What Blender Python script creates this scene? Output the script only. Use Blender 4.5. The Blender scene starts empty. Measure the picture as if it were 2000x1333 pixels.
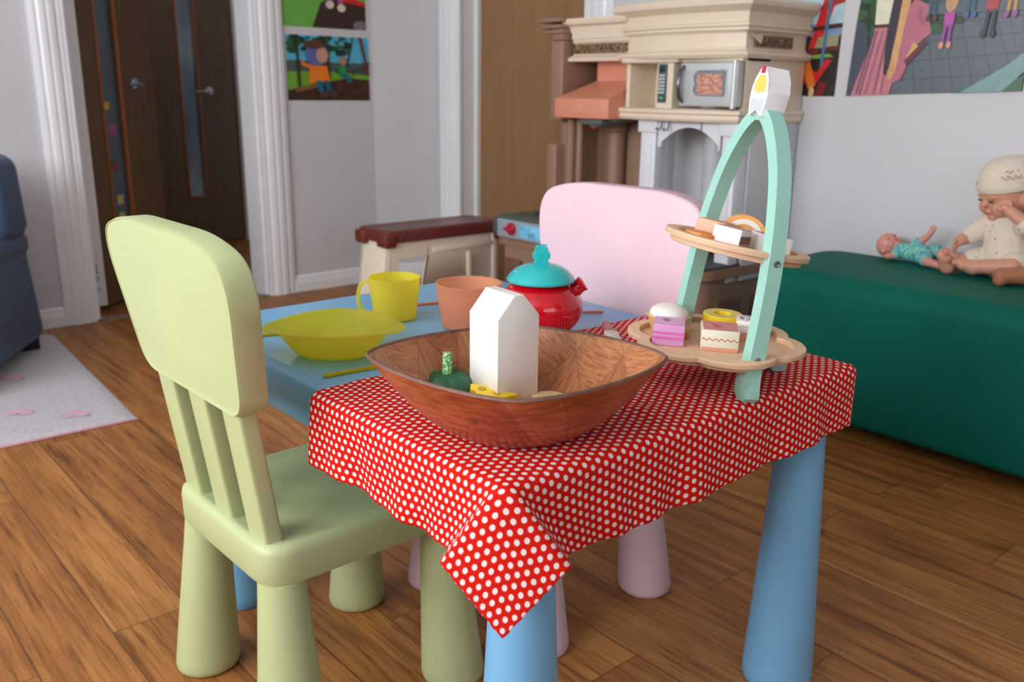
import bpy, bmesh, math, random
from mathutils import Vector, Matrix
random.seed(7)
PI = math.pi
scn = bpy.context.scene
col = scn.collection

# ------------------------------------------------------------------ helpers
def srgb(h):
    if isinstance(h, str):
        h = h.lstrip('#'); c = [int(h[i:i+2], 16)/255 for i in (0, 2, 4)]
    else: c = [v/255 for v in h]
    return tuple(v/12.92 if v <= .04045 else ((v+.055)/1.055)**2.4 for v in c) + (1,)

class NT:
    """tiny node tree helper"""
    def __init__(s, name):
        s.m = bpy.data.materials.new(name); s.m.use_nodes = True
        s.t = s.m.node_tree; s.t.nodes.clear()
        s.out = s.t.nodes.new('ShaderNodeOutputMaterial')
    def n(s, typ, **k):
        nd = s.t.nodes.new('ShaderNode'+typ)
        for a, v in k.items(): setattr(nd, a, v)
        return nd
    def l(s, a, b): s.t.links.new(a, b)
    def set(s, sock, v):
        if isinstance(v, bpy.types.NodeSocket): s.l(v, sock)
        elif v is not None: sock.default_value = v
    def math(s, op, a, b=None, c=None, clamp=False):
        nd = s.n('Math', operation=op); nd.use_clamp = clamp
        s.set(nd.inputs[0], a); s.set(nd.inputs[1], b); s.set(nd.inputs[2], c)
        return nd.outputs[0]
    def mix(s, f, a, b, blend='MIX'):
        nd = s.n('Mix', data_type='RGBA', blend_type=blend)
        s.set(nd.inputs[0], f); s.set(nd.inputs[6], a); s.set(nd.inputs[7], b)
        return nd.outputs[2]
    def coord(s, w='Object'): return s.n('TexCoord').outputs[w]
    def mapping(s, v, scale=(1,1,1), loc=(0,0,0), rot=(0,0,0)):
        nd = s.n('Mapping'); s.l(v, nd.inputs[0])
        nd.inputs['Scale'].default_value = scale; nd.inputs['Location'].default_value = loc
        nd.inputs['Rotation'].default_value = rot
        return nd.outputs[0]
    def noise(s, v, scale=5, detail=3, rough=.5, dist=0):
        nd = s.n('TexNoise'); s.l(v, nd.inputs['Vector'])
        nd.inputs['Scale'].default_value = scale; nd.inputs['Detail'].default_value = detail
        nd.inputs['Roughness'].default_value = rough; nd.inputs['Distortion'].default_value = dist
        return nd.outputs[0]
    def ramp(s, f, stops):
        nd = s.n('ValToRGB'); s.set(nd.inputs[0], f)
        e = nd.color_ramp.elements
        while len(e) < len(stops): e.new(.5)
        for el, (p, c) in zip(e, stops): el.position = p; el.color = c
        return nd.outputs[0]
    def bump(s, h, strength=.2, dist=.001):
        nd = s.n('Bump'); s.set(nd.inputs['Height'], h)
        nd.inputs['Strength'].default_value = strength; nd.inputs['Distance'].default_value = dist
        return nd.outputs[0]
    def bsdf(s, color, rough=.5, metal=0, normal=None, coat=0, spec=.5, sheen=0):
        b = s.n('BsdfPrincipled')
        s.set(b.inputs['Base Color'], color); s.set(b.inputs['Roughness'], rough)
        b.inputs['Metallic'].default_value = metal
        b.inputs['Coat Weight'].default_value = coat
        b.inputs['Specular IOR Level'].default_value = spec
        b.inputs['Sheen Weight'].default_value = sheen
        if normal is not None: s.l(normal, b.inputs['Normal'])
        return b
    def done(s, b):
        s.l(b.outputs[0], s.out.inputs[0]); return s.m

def plastic(name, c, rough=.4, var=.06, bump=.0, scale=8, coat=0, metal=0, spec=.5, sheen=0):
    t = NT(name); v = t.coord()
    c = srgb(c)
    n = t.noise(v, scale, 4, .6)
    dark = tuple(x*(1-var) for x in c[:3])+(1,); lite = tuple(min(1, x*(1+var)) for x in c[:3])+(1,)
    colr = t.ramp(n, [(.3, dark), (.7, lite)])
    nm = t.bump(t.noise(v, 900, 2), bump, .0006) if bump else None
    return t.done(t.bsdf(colr, rough, metal, nm, coat, spec, sheen))

def clearplastic(name, c, trans=.4, rough=.25):
    t = NT(name)
    c = srgb(c)
    b = t.bsdf(c, rough, 0)
    tl = t.n('BsdfTranslucent'); tl.inputs[0].default_value = c
    tr = t.n('BsdfTransparent'); tr.inputs[0].default_value = tuple(min(1, x*1.05+.02) for x in c[:3])+(1,)
    m1 = t.n('MixShader'); m1.inputs[0].default_value = .35
    t.l(b.outputs[0], m1.inputs[1]); t.l(tl.outputs[0], m1.inputs[2])
    m2 = t.n('MixShader'); m2.inputs[0].default_value = trans
    t.l(m1.outputs[0], m2.inputs[1]); t.l(tr.outputs[0], m2.inputs[2])
    return t.done(m2)

def paint(name, c, rough=.6, mottled=.05):
    t = NT(name); v = t.coord(); c = srgb(c)
    n = t.noise(v, 1.7, 5, .6)
    a = tuple(x*(1-mottled) for x in c[:3])+(1,)
    b = tuple(min(1, x*(1+mottled)) for x in c[:3])+(1,)
    colr = t.ramp(n, [(.3, a), (.7, b)])
    return t.done(t.bsdf(colr, rough, 0, t.bump(t.noise(v, 300, 3), .12, .001)))

def woodmat(name, c1, c2, scale=(6, 90, 90), rough=.5, rot=(0, 0, 0), dark=None, coat=0):
    t = NT(name); v = t.mapping(t.coord(), scale, (0, 0, 0), rot)
    n = t.noise(v, 1, 6, .6, .4)
    st = [(.3, srgb(c1)), (.7, srgb(c2))]
    if dark: st = [(.22, srgb(dark))]+st
    return t.done(t.bsdf(t.ramp(n, st), rough, 0, t.bump(n, .1, .001), coat))

def smooth(me, ang=40):
    for p in me.polygons: p.use_smooth = True
    me.set_sharp_from_angle(angle=math.radians(ang))

GROUPS = {'childs_chair': "children's chairs at the play table", 'wall_poster': 'posters on the walls', 'toy_cake': 'toy cakes on the cake stand', 'toy_biscuit': 'toy biscuits on the cake stand', 'toy_spoon': 'toy cutlery on the table', 'toy_knife': 'toy cutlery on the table', 'toy_fork': 'toy cutlery on the table', 'baby_doll': 'baby dolls on the green bench'}
def link(name, bm, mats, parent=None, ang=40, sm=True):
    me = bpy.data.meshes.new(name)
    bmesh.ops.recalc_face_normals(bm, faces=bm.faces[:])
    bm.to_mesh(me); bm.free()
    if not isinstance(mats, (list, tuple)): mats = [mats]
    for m in mats: me.materials.append(m)
    if sm: smooth(me, ang)
    o = bpy.data.objects.new(name, me); col.objects.link(o)
    if parent: o.parent = parent
    return o

def thing(name, label, cat, loc=(0, 0, 0), rz=0, group=None):
    o = bpy.data.objects.new(name, None); col.objects.link(o)
    o.empty_display_size = .05
    o.location = loc; o.rotation_euler = (0, 0, rz)
    return tag(o, label, cat, group)
def tag(o, label, cat, group=None):
    o['label'] = label; o['category'] = cat
    group = group or GROUPS.get(o.name.split('.')[0])
    if group: o['group'] = group
    return o
def struct(o):
    o['kind'] = 'structure'; return o

def bx(bm, lo, hi, bev=0, seg=2, mi=0, M=None):
    lo = Vector(lo); hi = Vector(hi)
    r = bmesh.ops.create_cube(bm, size=1)
    vs = r['verts']
    for v in vs:
        v.co = Vector(((lo[i]+hi[i])/2 + v.co[i]*(hi[i]-lo[i]) for i in range(3)))
    fs = list({f for v in vs for f in v.link_faces})
    if bev:
        es = list({e for v in vs for e in v.link_edges})
        r2 = bmesh.ops.bevel(bm, geom=es, offset=bev, segments=seg, profile=.5, affect='EDGES', clamp_overlap=True)
        fs = [f for f in r2['faces']]
        allv = set(v for f in fs for v in f.verts)
        fs = list({f for v in allv for f in v.link_faces})
        vs = list(allv)
    for f in fs: f.material_index = mi
    if M is not None: bmesh.ops.transform(bm, matrix=M, verts=vs)
    return vs

def ring_loft(bm, rings, cap=True, mi=0, closed=False):
    """rings: list of lists of points, each the same count"""
    vr = [[bm.verts.new(p) for p in r] for r in rings]
    n = len(vr[0]); k = len(vr)
    for i in range(k if closed else k-1):
        a, b = vr[i], vr[(i+1) % k]
        for j in range(n):
            f = bm.faces.new((a[j], a[(j+1) % n], b[(j+1) % n], b[j])); f.material_index = mi
    if cap and not closed:
        f = bm.faces.new(vr[0][::-1]); f.material_index = mi
        f = bm.faces.new(vr[-1]); f.material_index = mi
    return vr

def lathe(bm, prof, seg=32, c=(0, 0, 0), mi=0, M=None):
    """prof: list of (r, z)"""
    c = Vector(c); vs = []
    rings = []
    for r, z in prof:
        if r < 1e-6: rings.append([bm.verts.new(c+Vector((0, 0, z)))])
        else: rings.append([bm.verts.new(c+Vector((r*math.cos(2*PI*i/seg), r*math.sin(2*PI*i/seg), z))) for i in range(seg)])
    for a, b in zip(rings, rings[1:]):
        for j in range(seg):
            k = (j+1) % seg
            if len(a) == 1 and len(b) == 1: continue
            if len(a) == 1: f = bm.faces.new((a[0], b[k], b[j]))
            elif len(b) == 1: f = bm.faces.new((a[j], a[k], b[0]))
            else: f = bm.faces.new((a[j], a[k], b[k], b[j]))
            f.material_index = mi
    vs = [v for r in rings for v in r]
    if M is not None: bmesh.ops.transform(bm, matrix=M, verts=vs)
    return vs

def tube(bm, pts, rads, seg=12, mi=0, cap=True):
    pts = [Vector(p) for p in pts]
    if not hasattr(rads, '__len__'): rads = [rads]*len(pts)
    rings = []; up = Vector((0, 0, 1))
    prev = None
    for i, p in enumerate(pts):
        d = (pts[min(i+1, len(pts)-1)]-pts[max(i-1, 0)]).normalized()
        if prev is None:
            a = d.cross(up)
            if a.length < .1: a = d.cross(Vector((1, 0, 0)))
        else:
            a = prev-d*prev.dot(d)
        a.normalize(); prev = a; b = d.cross(a)
        rings.append([p+(a*math.cos(2*PI*j/seg)+b*math.sin(2*PI*j/seg))*rads[i] for j in range(seg)])
    ring_loft(bm, rings, cap, mi)

def prism(bm, poly, fn, t0, t1, mi=0, bev=0, seg=2):
    """extrude 2-D polygon; fn(a,b,t) -> point"""
    v0 = [bm.verts.new(fn(a, b, t0)) for a, b in poly]
    v1 = [bm.verts.new(fn(a, b, t1)) for a, b in poly]
    fs = [bm.faces.new(v0[::-1]), bm.faces.new(v1)]
    n = len(poly)
    for i in range(n): fs.append(bm.faces.new((v0[i], v0[(i+1) % n], v1[(i+1) % n], v1[i])))
    for f in fs: f.material_index = mi
    if bev:
        es = list(fs[0].edges)+list(fs[1].edges)
        bmesh.ops.bevel(bm, geom=es, offset=bev, segments=seg, profile=.5, affect='EDGES', clamp_overlap=True, material=mi)
    return v0+v1

def rounded_poly(pts, r, n=6):
    """round the corners of a 2-D polygon. r scalar or list"""
    out = []
    N = len(pts)
    for i in range(N):
        p = Vector(pts[i]); a = Vector(pts[i-1]); b = Vector(pts[(i+1) % N])
        rr = r[i] if hasattr(r, '__len__') else r
        if rr <= 0: out.append(tuple(p)); continue
        da = (a-p); db = (b-p)
        la = min(rr, da.length*.49); lb = min(rr, db.length*.49)
        A = p+da.normalized()*la; B = p+db.normalized()*lb
        for k in range(n+1):
            t = k/n
            out.append(tuple(A*(1-t)**2+p*2*t*(1-t)+B*t*t))
    return out

def ell(cx, cy, rx, ry, rot=0, n=20, a0=0, a1=2*PI):
    c, s = math.cos(rot), math.sin(rot)
    return [(cx+rx*math.cos(a)*c-ry*math.sin(a)*s, cy+rx*math.cos(a)*s+ry*math.sin(a)*c) for a in [a0+(a1-a0)*i/n for i in range(n)]]

def box_obj(name, lo, hi, mat, parent=None, bev=0, seg=2):
    bm = bmesh.new(); bx(bm, lo, hi, bev, seg)
    return link(name, bm, mat, parent)

def RZ(a): return Matrix.Rotation(a, 4, 'Z')
def T(*p): return Matrix.Translation(Vector(p))

# ------------------------------------------------------------------ camera
F, YAW, PIT, ROL = 1745.6, .716479, .273491, .012614
CP = Vector((-.490169, -.569418, .828903))
fw = Vector((math.sin(YAW)*math.cos(PIT), math.cos(YAW)*math.cos(PIT), -math.sin(PIT)))
rt = Vector((math.cos(YAW), -math.sin(YAW), 0)); up = rt.cross(fw)
rt2 = rt*math.cos(ROL)+up*math.sin(ROL); up2 = rt2.cross(fw)
cam = bpy.data.cameras.new('camera'); co = bpy.data.objects.new('camera', cam); col.objects.link(co)
co.matrix_world = Matrix(((rt2.x, up2.x, -fw.x, CP.x), (rt2.y, up2.y, -fw.y, CP.y), (rt2.z, up2.z, -fw.z, CP.z), (0, 0, 0, 1)))
cam.sensor_width = 36; cam.lens = F/2000*36; cam.clip_start = .02
cam.dof.use_dof = True; cam.dof.focus_distance = 1.08; cam.dof.aperture_fstop = 6.5
scn.camera = co

# ------------------------------------------------------------------ setting materials
def floor_mat():
    t = NT('wood_plank_floor'); v = t.coord()
    sp = t.n('SeparateXYZ'); t.l(v, sp.inputs[0])
    W, L = .118, .95
    xx = t.math('DIVIDE', t.math('ADD', sp.outputs[0], .035), W)
    row = t.math('FLOOR', xx)
    wn = t.n('TexWhiteNoise', noise_dimensions='1D'); t.l(row, wn.inputs['W'])
    yy = t.math('ADD', t.math('DIVIDE', sp.outputs[1], L), t.math('MULTIPLY', wn.outputs[0], 7.3))
    cell = t.math('FLOOR', yy)
    wn2 = t.n('TexWhiteNoise', noise_dimensions='2D')
    cb = t.n('CombineXYZ'); t.l(row, cb.inputs[0]); t.l(cell, cb.inputs[1]); t.l(cb.outputs[0], wn2.inputs['Vector'])
    fx = t.math('FRACT', xx); fy = t.math('FRACT', yy)
    def edge(f, w): # 1 in the seam
        a = t.math('LESS_THAN', f, w); b = t.math('GREATER_THAN', f, 1-w)
        return t.math('MAXIMUM', a, b)
    seam = t.math('MAXIMUM', edge(fx, .010), edge(fy, .0012))
    # grain, shifted per plank
    off = t.n('CombineXYZ'); t.l(t.math('MULTIPLY', wn2.outputs[0], 20), off.inputs[0]); t.l(t.math('MULTIPLY', wn2.outputs[0], 37), off.inputs[1])
    av = t.n('VectorMath', operation='ADD'); t.l(v, av.inputs[0]); t.l(off.outputs[0], av.inputs[1])
    g1 = t.noise(t.mapping(av.outputs[0], (34, 1.8, 1)), 1, 6, .62, 1.0)
    g2 = t.noise(t.mapping(av.outputs[0], (210, 9, 1)), 1, 6, .7, .8)
    g3 = t.noise(t.mapping(av.outputs[0], (5, 2.2, 1)), 1, 4, .55, .6)
    c = t.ramp(g1, [(.30, srgb((124, 78, 36))), (.46, srgb((172, 116, 58))), (.62, srgb((196, 138, 76))), (.8, srgb((168, 112, 58)))])
    c = t.mix(.6, c, t.ramp(g2, [(.34, srgb((128, 100, 80))), (.50, srgb((255, 250, 240)))]), 'MULTIPLY')
    c = t.mix(.6, c, t.ramp(g3, [(.3, srgb((176, 150, 140))), (.6, (1, 1, 1, 1))]), 'MULTIPLY')
    c = t.mix(.45, c, t.ramp(wn2.outputs[0], [(0, srgb((205, 186, 178))), (1, (1, 1, 1, 1))]), 'MULTIPLY')
    c = t.mix(t.math('MULTIPLY', seam, .6), c, srgb((50, 28, 16)))
    rg = t.ramp(g2, [(.3, (.55,)*3+(1,)), (.7, (.40,)*3+(1,))])
    h = t.math('SUBTRACT', g2, t.math('MULTIPLY', seam, 1.2))
    return t.done(t.bsdf(c, rg, 0, t.bump(h, .3, .0008), 0, .4))
M_floor = floor_mat()
M_wall = paint('grey_white_wall_paint', (206, 206, 210), .55)
M_wallhall = paint('hallway_wall_paint', (196, 196, 208), .6)
M_trim = plastic('white_gloss_trim', (236, 238, 242), .3, .03)
M_ceil = paint('ceiling_paint', (238, 238, 236), .8)
M_door = woodmat('brown_door_veneer', (92, 66, 38), (108, 80, 50), (40, 40, 3), .45, dark=(76, 52, 28))
M_doorlight = woodmat('pale_brown_door_panel', (142, 104, 66), (156, 118, 80), (14, 14, 1.2), .5)
M_bead = woodmat('orange_glazing_bead', (150, 84, 44), (170, 98, 54), (50, 50, 4), .4)
M_chrome = plastic('brushed_chrome', (200, 200, 200), .22, .02, metal=1)
M_seamstrip = plastic('threshold_strip_metal', (130, 120, 108), .4, .05)

# ------------------------------------------------------------------ room shell
XW, YW = 1.93, 2.81     # right wall, far wall
H = 2.0
XL, YB = -1.9, -2.4
def slab(name, lo, hi, mat): return struct(box_obj(name, lo, hi, mat))
slab('floor', (XL-.1, YB-.1, -.05), (3.2, 4.4, 0), M_floor)
slab('ceiling', (XL-.1, YB-.1, H), (3.2, 4.4, H+.06), M_ceil)
# far wall: left part, over door, right part and the shallow angled piece
bm = bmesh.new()
bx(bm, (XL, YW, 0), (.35, YW+.10, H)); bx(bm, (.35, YW, 1.72), (1.22, YW+.10, H)); bx(bm, (1.22, YW, 0), (1.65, YW+.10, H))
prism(bm, [(1.65, YW), (XW+.01, YW-.10), (XW+.01, YW+.1), (1.65, YW+.1)], lambda a, b, t: (a, b, t), 0, H)
struct(link('wall_back', bm, M_wall, ang=5))
# right wall with doorway y 1.83 .. 2.56
bm = bmesh.new()
bx(bm, (XW, YB, 0), (XW+.12, 1.80, H)); bx(bm, (XW, 2.58, 0), (XW+.12, 2.9, H)); bx(bm, (XW, 1.80, 1.72), (XW+.12, 2.58, H))
struct(link('wall_right', bm, M_wall, ang=5))
# left wall with a window opening y -1.5..1.5, z .62..1.75
def wall_with_window(name, axis, pos, a0, a1, w0, w1, z0, z1, th):
    bm = bmesh.new()
    def b(A0, A1, Z0, Z1):
        if axis == 'x': bx(bm, (pos, A0, Z0), (pos+th, A1, Z1))
        else: bx(bm, (A0, pos, Z0), (A1, pos+th, Z1))
    b(a0, w0, 0, H); b(w1, a1, 0, H); b(w0, w1, 0, z0); b(w0, w1, z1, H)
    return struct(link(name, bm, M_wall, ang=5))
WL = (-.7, 1.9, .85, 1.85); WB = (-1.5, .3, .9, 1.8)
wall_with_window('wall_left', 'x', XL-.12, YB, YW+.1, WL[0], WL[1], WL[2], WL[3], .12)
wall_with_window('wall_front', 'y', YB-.12, XL-.12, XW+.12, WB[0], WB[1], WB[2], WB[3], .12)
def window(n, axis, pos, a0, a1, z0, z1, panes):
    bm = bmesh.new(); w = .035
    def b(A0, A1, Z0, Z1):
        if axis == 'x': bx(bm, (pos-.08, A0, Z0), (pos-.03, A1, Z1), .004)
        else: bx(bm, (A0, pos-.08, Z0), (A1, pos-.03, Z1), .004)
    b(a0, a1, z0, z0+w); b(a0, a1, z1-w, z1)
    for k in range(panes+1):
        c = a0+(a1-a0-w)*k/panes
        b(c, c+w, z0, z1)
    return struct(link('window_%d' % n, bm, M_trim))
window(1, 'x', XL, WL[0], WL[1], WL[2], WL[3], 3)
window(2, 'y', YB, WB[0], WB[1], WB[2], WB[3], 2)
# hallway shell
bm = bmesh.new()
bx(bm, (-.4, 4.25, 0), (3.0, 4.33, H)); bx(bm, (-.4, YW+.1, 0), (-.32, 4.25, H)); bx(bm, (2.7, YW+.1, 0), (2.78, 4.25, H))
struct(link('wall_hallway', bm, M_wallhall, ang=5))
# side room box behind right door
# architraves -------------------------------------------------------------
def architrave(name, axis, pos, sgn, a0, a1, z0, z1, flip=False):
    """fluted vertical casing. profile across a0..a1, sticks out from pos"""
    n = 48; prof = []
    for i in range(n+1):
        u = i/n
        uu = 1-u if flip else u
        d = .012+.010*max(0, math.sin(PI*min(1, uu*1.1)))
        for c, wd, dep in ((.22, .045, .0035), (.5, .04, .003), (.78, .045, .0035)):
            d -= dep*math.exp(-((uu-c)/wd)**2)
        prof.append((a0+(a1-a0)*u, d))
    prof = [(a0, 0)]+prof+[(a1, 0)]
    bm = bmesh.new()
    fn = (lambda a, b, t: (a, pos+sgn*b, t)) if axis == 'y' else (lambda a, b, t: (pos+sgn*b, a, t))
    prism(bm, prof, fn, z0, z1)
    return struct(link(name, bm, M_trim, ang=50))
architrave('trim_1', 'y', YW, -1, .335, .445, 0, 1.80)
architrave('trim_2', 'y', YW, -1, 1.112, 1.236, 0, 1.80, True)
architrave('trim_3', 'x', XW, -1, 2.555, 2.70, 0, 1.80, True)
architrave('trim_4', 'x', XW, -1, 1.685, 1.825, 0, 1.80)
slab('trim_5', (.335, YW-.02, 1.72), (1.236, YW, 1.83), M_trim)
# door linings
bm = bmesh.new(); bx(bm, (.42, YW, 0), (.455, YW+.12, 1.74)); bx(bm, (1.105, YW, 0), (1.14, YW+.12, 1.74)); bx(bm, (.42, YW, 1.70), (1.14, YW+.12, 1.74))
struct(link('trim_6', bm, M_trim, ang=5))
bm = bmesh.new(); bx(bm, (XW, 2.56, 0), (XW+.16, 2.59, 1.74)); bx(bm, (XW, 1.79, 0), (XW+.16, 1.82, 1.74)); bx(bm, (XW, 1.79, 1.70), (XW+.16, 2.59, 1.74))
bx(bm, (XW+.075, 2.545, 0), (XW+.10, 2.562, 1.72), .002)
struct(link('trim_7', bm, M_trim, ang=5))
# white frame post behind the left casing with the small stickers near the bottom
bm = bmesh.new(); bx(bm, (.448, YW+.10, .028), (.515, YW+.135, 1.75), .003)
jp = struct(link('trim_8', bm, M_trim))
M_stk = plastic('faded_sticker_ink', (120, 120, 128), .6); M_stkb = plastic('pale_blue_sticker', (150, 190, 205), .6)
bm = bmesh.new()
for k in range(7): bx(bm, (.474+.006*(k % 3), YW+.0985, .125+.010*k), (.488+.004*(k % 2), YW+.1002, .131+.010*k))
o = link('sticker', bm, M_stk, jp)
bm = bmesh.new(); bx(bm, (.480, YW+.0985, .085), (.492, YW+.1002, .10)); link('sticker', bm, M_stkb, jp)
# baseboards
def baseboard(name, p0, p1, nrm, h=.068):
    p0 = Vector(p0); p1 = Vector(p1); nrm = Vector(nrm).normalized()
    prof = [(0, 0), (.014, 0), (.014, h*.55), (.010, h*.6), (.012, h*.68), (.008, h*.76), (.009, h*.88), (.004, h), (0, h)]
    bm = bmesh.new()
    def fn(a, b, t):
        q = p0.lerp(p1, t); return (q.x+nrm.x*a, q.y+nrm.y*a, b)
    prism(bm, prof, fn, 0, 1)
    return struct(link(name, bm, M_trim, ang=30))
baseboard('baseboard_back', (1.236, YW), (1.65, YW), (0, -1))
baseboard('baseboard_left', (XL, YW), (.335, YW), (0, -1))
baseboard('baseboard_corner', (1.65, YW), (XW, YW-.10), (-.35, -1))
baseboard('baseboard_right', (XW, YB), (XW, 1.685), (-1, 0))
baseboard('baseboard_hallway', (1.75, 4.25), (2.7, 4.25), (0, -1), .085)
o = slab('trim_9', (.44, YW-.015, 0), (1.115, YW+.02, .006), M_seamstrip)
# glass
tg = NT('dark_door_glass'); gb = tg.bsdf(srgb((150, 165, 175)), .12, 0); gt = tg.n('BsdfTransparent'); gt.inputs[0].default_value = srgb((200, 208, 214))
mx = tg.n('MixShader'); mx.inputs[0].default_value = .72; tg.l(gb.outputs[0], mx.inputs[1]); tg.l(gt.outputs[0], mx.inputs[2]); M_glass = tg.done(mx)
tg = NT('frosted_hall_glass'); gn = tg.noise(tg.mapping(tg.coord(), (6, 6, 2.5)), 1, 3)
M_glass2 = tg.done(tg.bsdf(tg.ramp(gn, [(.35, srgb((96, 112, 124))), (.65, srgb((150, 164, 172)))]), .25))

def lever(parent, M, name='door_handle', flip=1):
    bm = bmesh.new()
    lathe(bm, [(0, 0), (.024, 0), (.024, .006), (.019, .009), (.008, .010), (.008, .030), (0, .030)], 20)
    tube(bm, [(0, 0, .030), (-.010*flip, 0, .036), (-.03*flip, 0, .038), (-.085*flip, -.002, .036)], [.007, .007, .0065, .006], 10)
    bmesh.ops.transform(bm, matrix=M, verts=bm.verts[:])
    return link(name, bm, M_chrome, parent)
# door_1 : half open leaf in the doorway, glazed strip
def glazed_door(n, w, g0, g1, gz0, gz1, matd, matg, h=1.70, th=.035):
    """local: x along leaf from hinge, y thickness (front face y=0 side -y), z up"""
    root = bpy.data.objects.new('door_%d' % n, None); col.objects.link(root); struct(root)
    bm = bmesh.new()
    bx(bm, (0, 0, .012), (g0, th, h), .001); bx(bm, (g1, 0, .012), (w, th, h), .001)
    bx(bm, (g0, 0, .012), (g1, th, gz0), .0); bx(bm, (g0, 0, gz1), (g1, th, h), .0)
    link('door_panel', bm, matd, root, 5)
    bm = bmesh.new(); b = .010
    for (a0, a1, c0, c1) in ((g0, g0+b, gz0, gz1), (g1-b, g1, gz0, gz1), (g0, g1, gz0, gz0+b), (g0, g1, gz1-b, gz1)):
        bx(bm, (a0, -.006, c0), (a1, .008, c1), .002)
    link('glazing_bead', bm, M_bead, root)
    link('glass', (lambda bm: (bx(bm, (g0+.002, th*.45, gz0), (g1-.002, th*.55, gz1)), bm)[1])(bmesh.new()), matg, root)
    return root
d1 = glazed_door(1, .47, .130, .260, .27, 1.45, M_door, M_glass)
d1.location = (.50, YW+.14, 0); d1.rotation_euler = (0, 0, math.radians(37))
lever(d1, T(.345, 0, .835)@Matrix.Rotation(PI/2, 4, 'X'), flip=1)
for (gx, gz, gr, gc) in ((.200, .665, .026, (150, 96, 130)), (.180, .755, .014, (206, 176, 70)), (.185, .53, .022, (120, 70, 60)), (.205, .40, .018, (196, 184, 110)), (.205, .335, .016, (186, 176, 110))):
    bm = bmesh.new(); prism(bm, ell(0, 0, gr, gr, 0, 18) if gr > .02 else [(-gr, -gr), (gr, -gr), (gr, gr), (-gr, gr)], lambda a, b, t: (gx+a, .0152-t*.001, gz+b), 0, 1); link('glass_sticker', bm, plastic('sticker_colour', gc, .5), d1)
d2 = glazed_door(2, .55, .24, .345, .25, 1.5, M_door, M_glass2)
d2.location = (1.12, 4.205, 0)
lever(d2, T(.395, 0, .805)@Matrix.Rotation(PI/2, 4, 'X'), flip=1)
bm = bmesh.new(); bx(bm, (1.665, 4.18, 0), (1.755, 4.25, 1.75), .004); bx(bm, (1.045, 4.18, 0), (1.11, 4.25, 1.75), .004); bx(bm, (1.045, 4.18, 1.70), (1.755, 4.25, 1.78), .004)
struct(link('trim_10', bm, M_trim))
# paper notices hanging on the hallway wall seen through the strip of glass
# door_3 : brown leaf closed in the right wall
d3 = bpy.data.objects.new('door_3', None); col.objects.link(d3); struct(d3); d3.location = (0, 0, 0)
bm = bmesh.new(); bx(bm, (XW+.095, 1.82, .01), (XW+.13, 2.56, 1.70), .001); link('door_panel', bm, M_doorlight, d3)
bm = bmesh.new()
for z in (.42, .70, 1.4): bx(bm, (XW+.086, 2.552, z-.03), (XW+.094, 2.560, z+.03), .002)
link('hinge', bm, M_chrome, d3)

# ------------------------------------------------------------------ posters
PC = {}
def pm(c, rough=.35):
    k = tuple(c)
    if k not in PC: PC[k] = plastic('poster_ink_%d_%d_%d' % k, c, rough, .10, scale=60)
    return PC[k]
def poster(name, label, O, U, V, Nn, shapes, cat='poster'):
    """shapes in unit coordinates 0..1, clipped to that range, layered outwards"""
    O, U, V, Nn = map(Vector, (O, U, V, Nn))
    bm = bmesh.new(); mats = []
    def put(poly, c, lay):
        poly = [(min(1, max(0, a)), min(1, max(0, b))) for a, b in poly]
        q = []
        for p in poly:
            if not q or (abs(p[0]-q[-1][0])+abs(p[1]-q[-1][1])) > 1e-5: q.append(p)
        if len(q) > 1 and abs(q[0][0]-q[-1][0])+abs(q[0][1]-q[-1][1]) < 1e-5: q.pop()
        if len(q) < 3: return
        m = pm(c)
        if m not in mats: mats.append(m)
        f = bm.faces.new([bm.verts.new(O+U*a+V*b+Nn*(.0012+.00006*lay)) for a, b in q]); f.material_index = mats.index(m)
    for i, (poly, c) in enumerate(shapes): put(poly, c, i)
    # paper body
    m = pm((230, 228, 224)); mats.append(m)
    a = [bm.verts.new(O+U*x+V*y+Nn*.0002) for x, y in ((0, 0), (1, 0), (1, 1), (0, 1))]
    b = [bm.verts.new(O+U*x+V*y+Nn*.0011) for x, y in ((0, 0), (1, 0), (1, 1), (0, 1))]
    for fs in [a[::-1], b]+[[a[i], a[(i+1) % 4], b[(i+1) % 4], b[i]] for i in range(4)]:
        f = bm.faces.new(fs); f.material_index = len(mats)-1
    bm.normal_update()
    me = bpy.data.meshes.new(name); bm.to_mesh(me); bm.free()
    for m in mats: me.materials.append(m)
    o = bpy.data.objects.new(name, me); col.objects.link(o)
    return tag(o, label, cat)
R = random.Random(3)
def blobs(n, x0, x1, y0, y1, r0, r1, cols, asp=1):
    return [(ell(R.uniform(x0, x1), R.uniform(y0, y1), R.uniform(r0, r1), R.uniform(r0, r1)*asp, R.uniform(0, 3), 9), R.choice(cols)) for _ in range(n)]
FULL = [(0, 0), (1, 0), (1, 1), (0, 1)]
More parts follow.
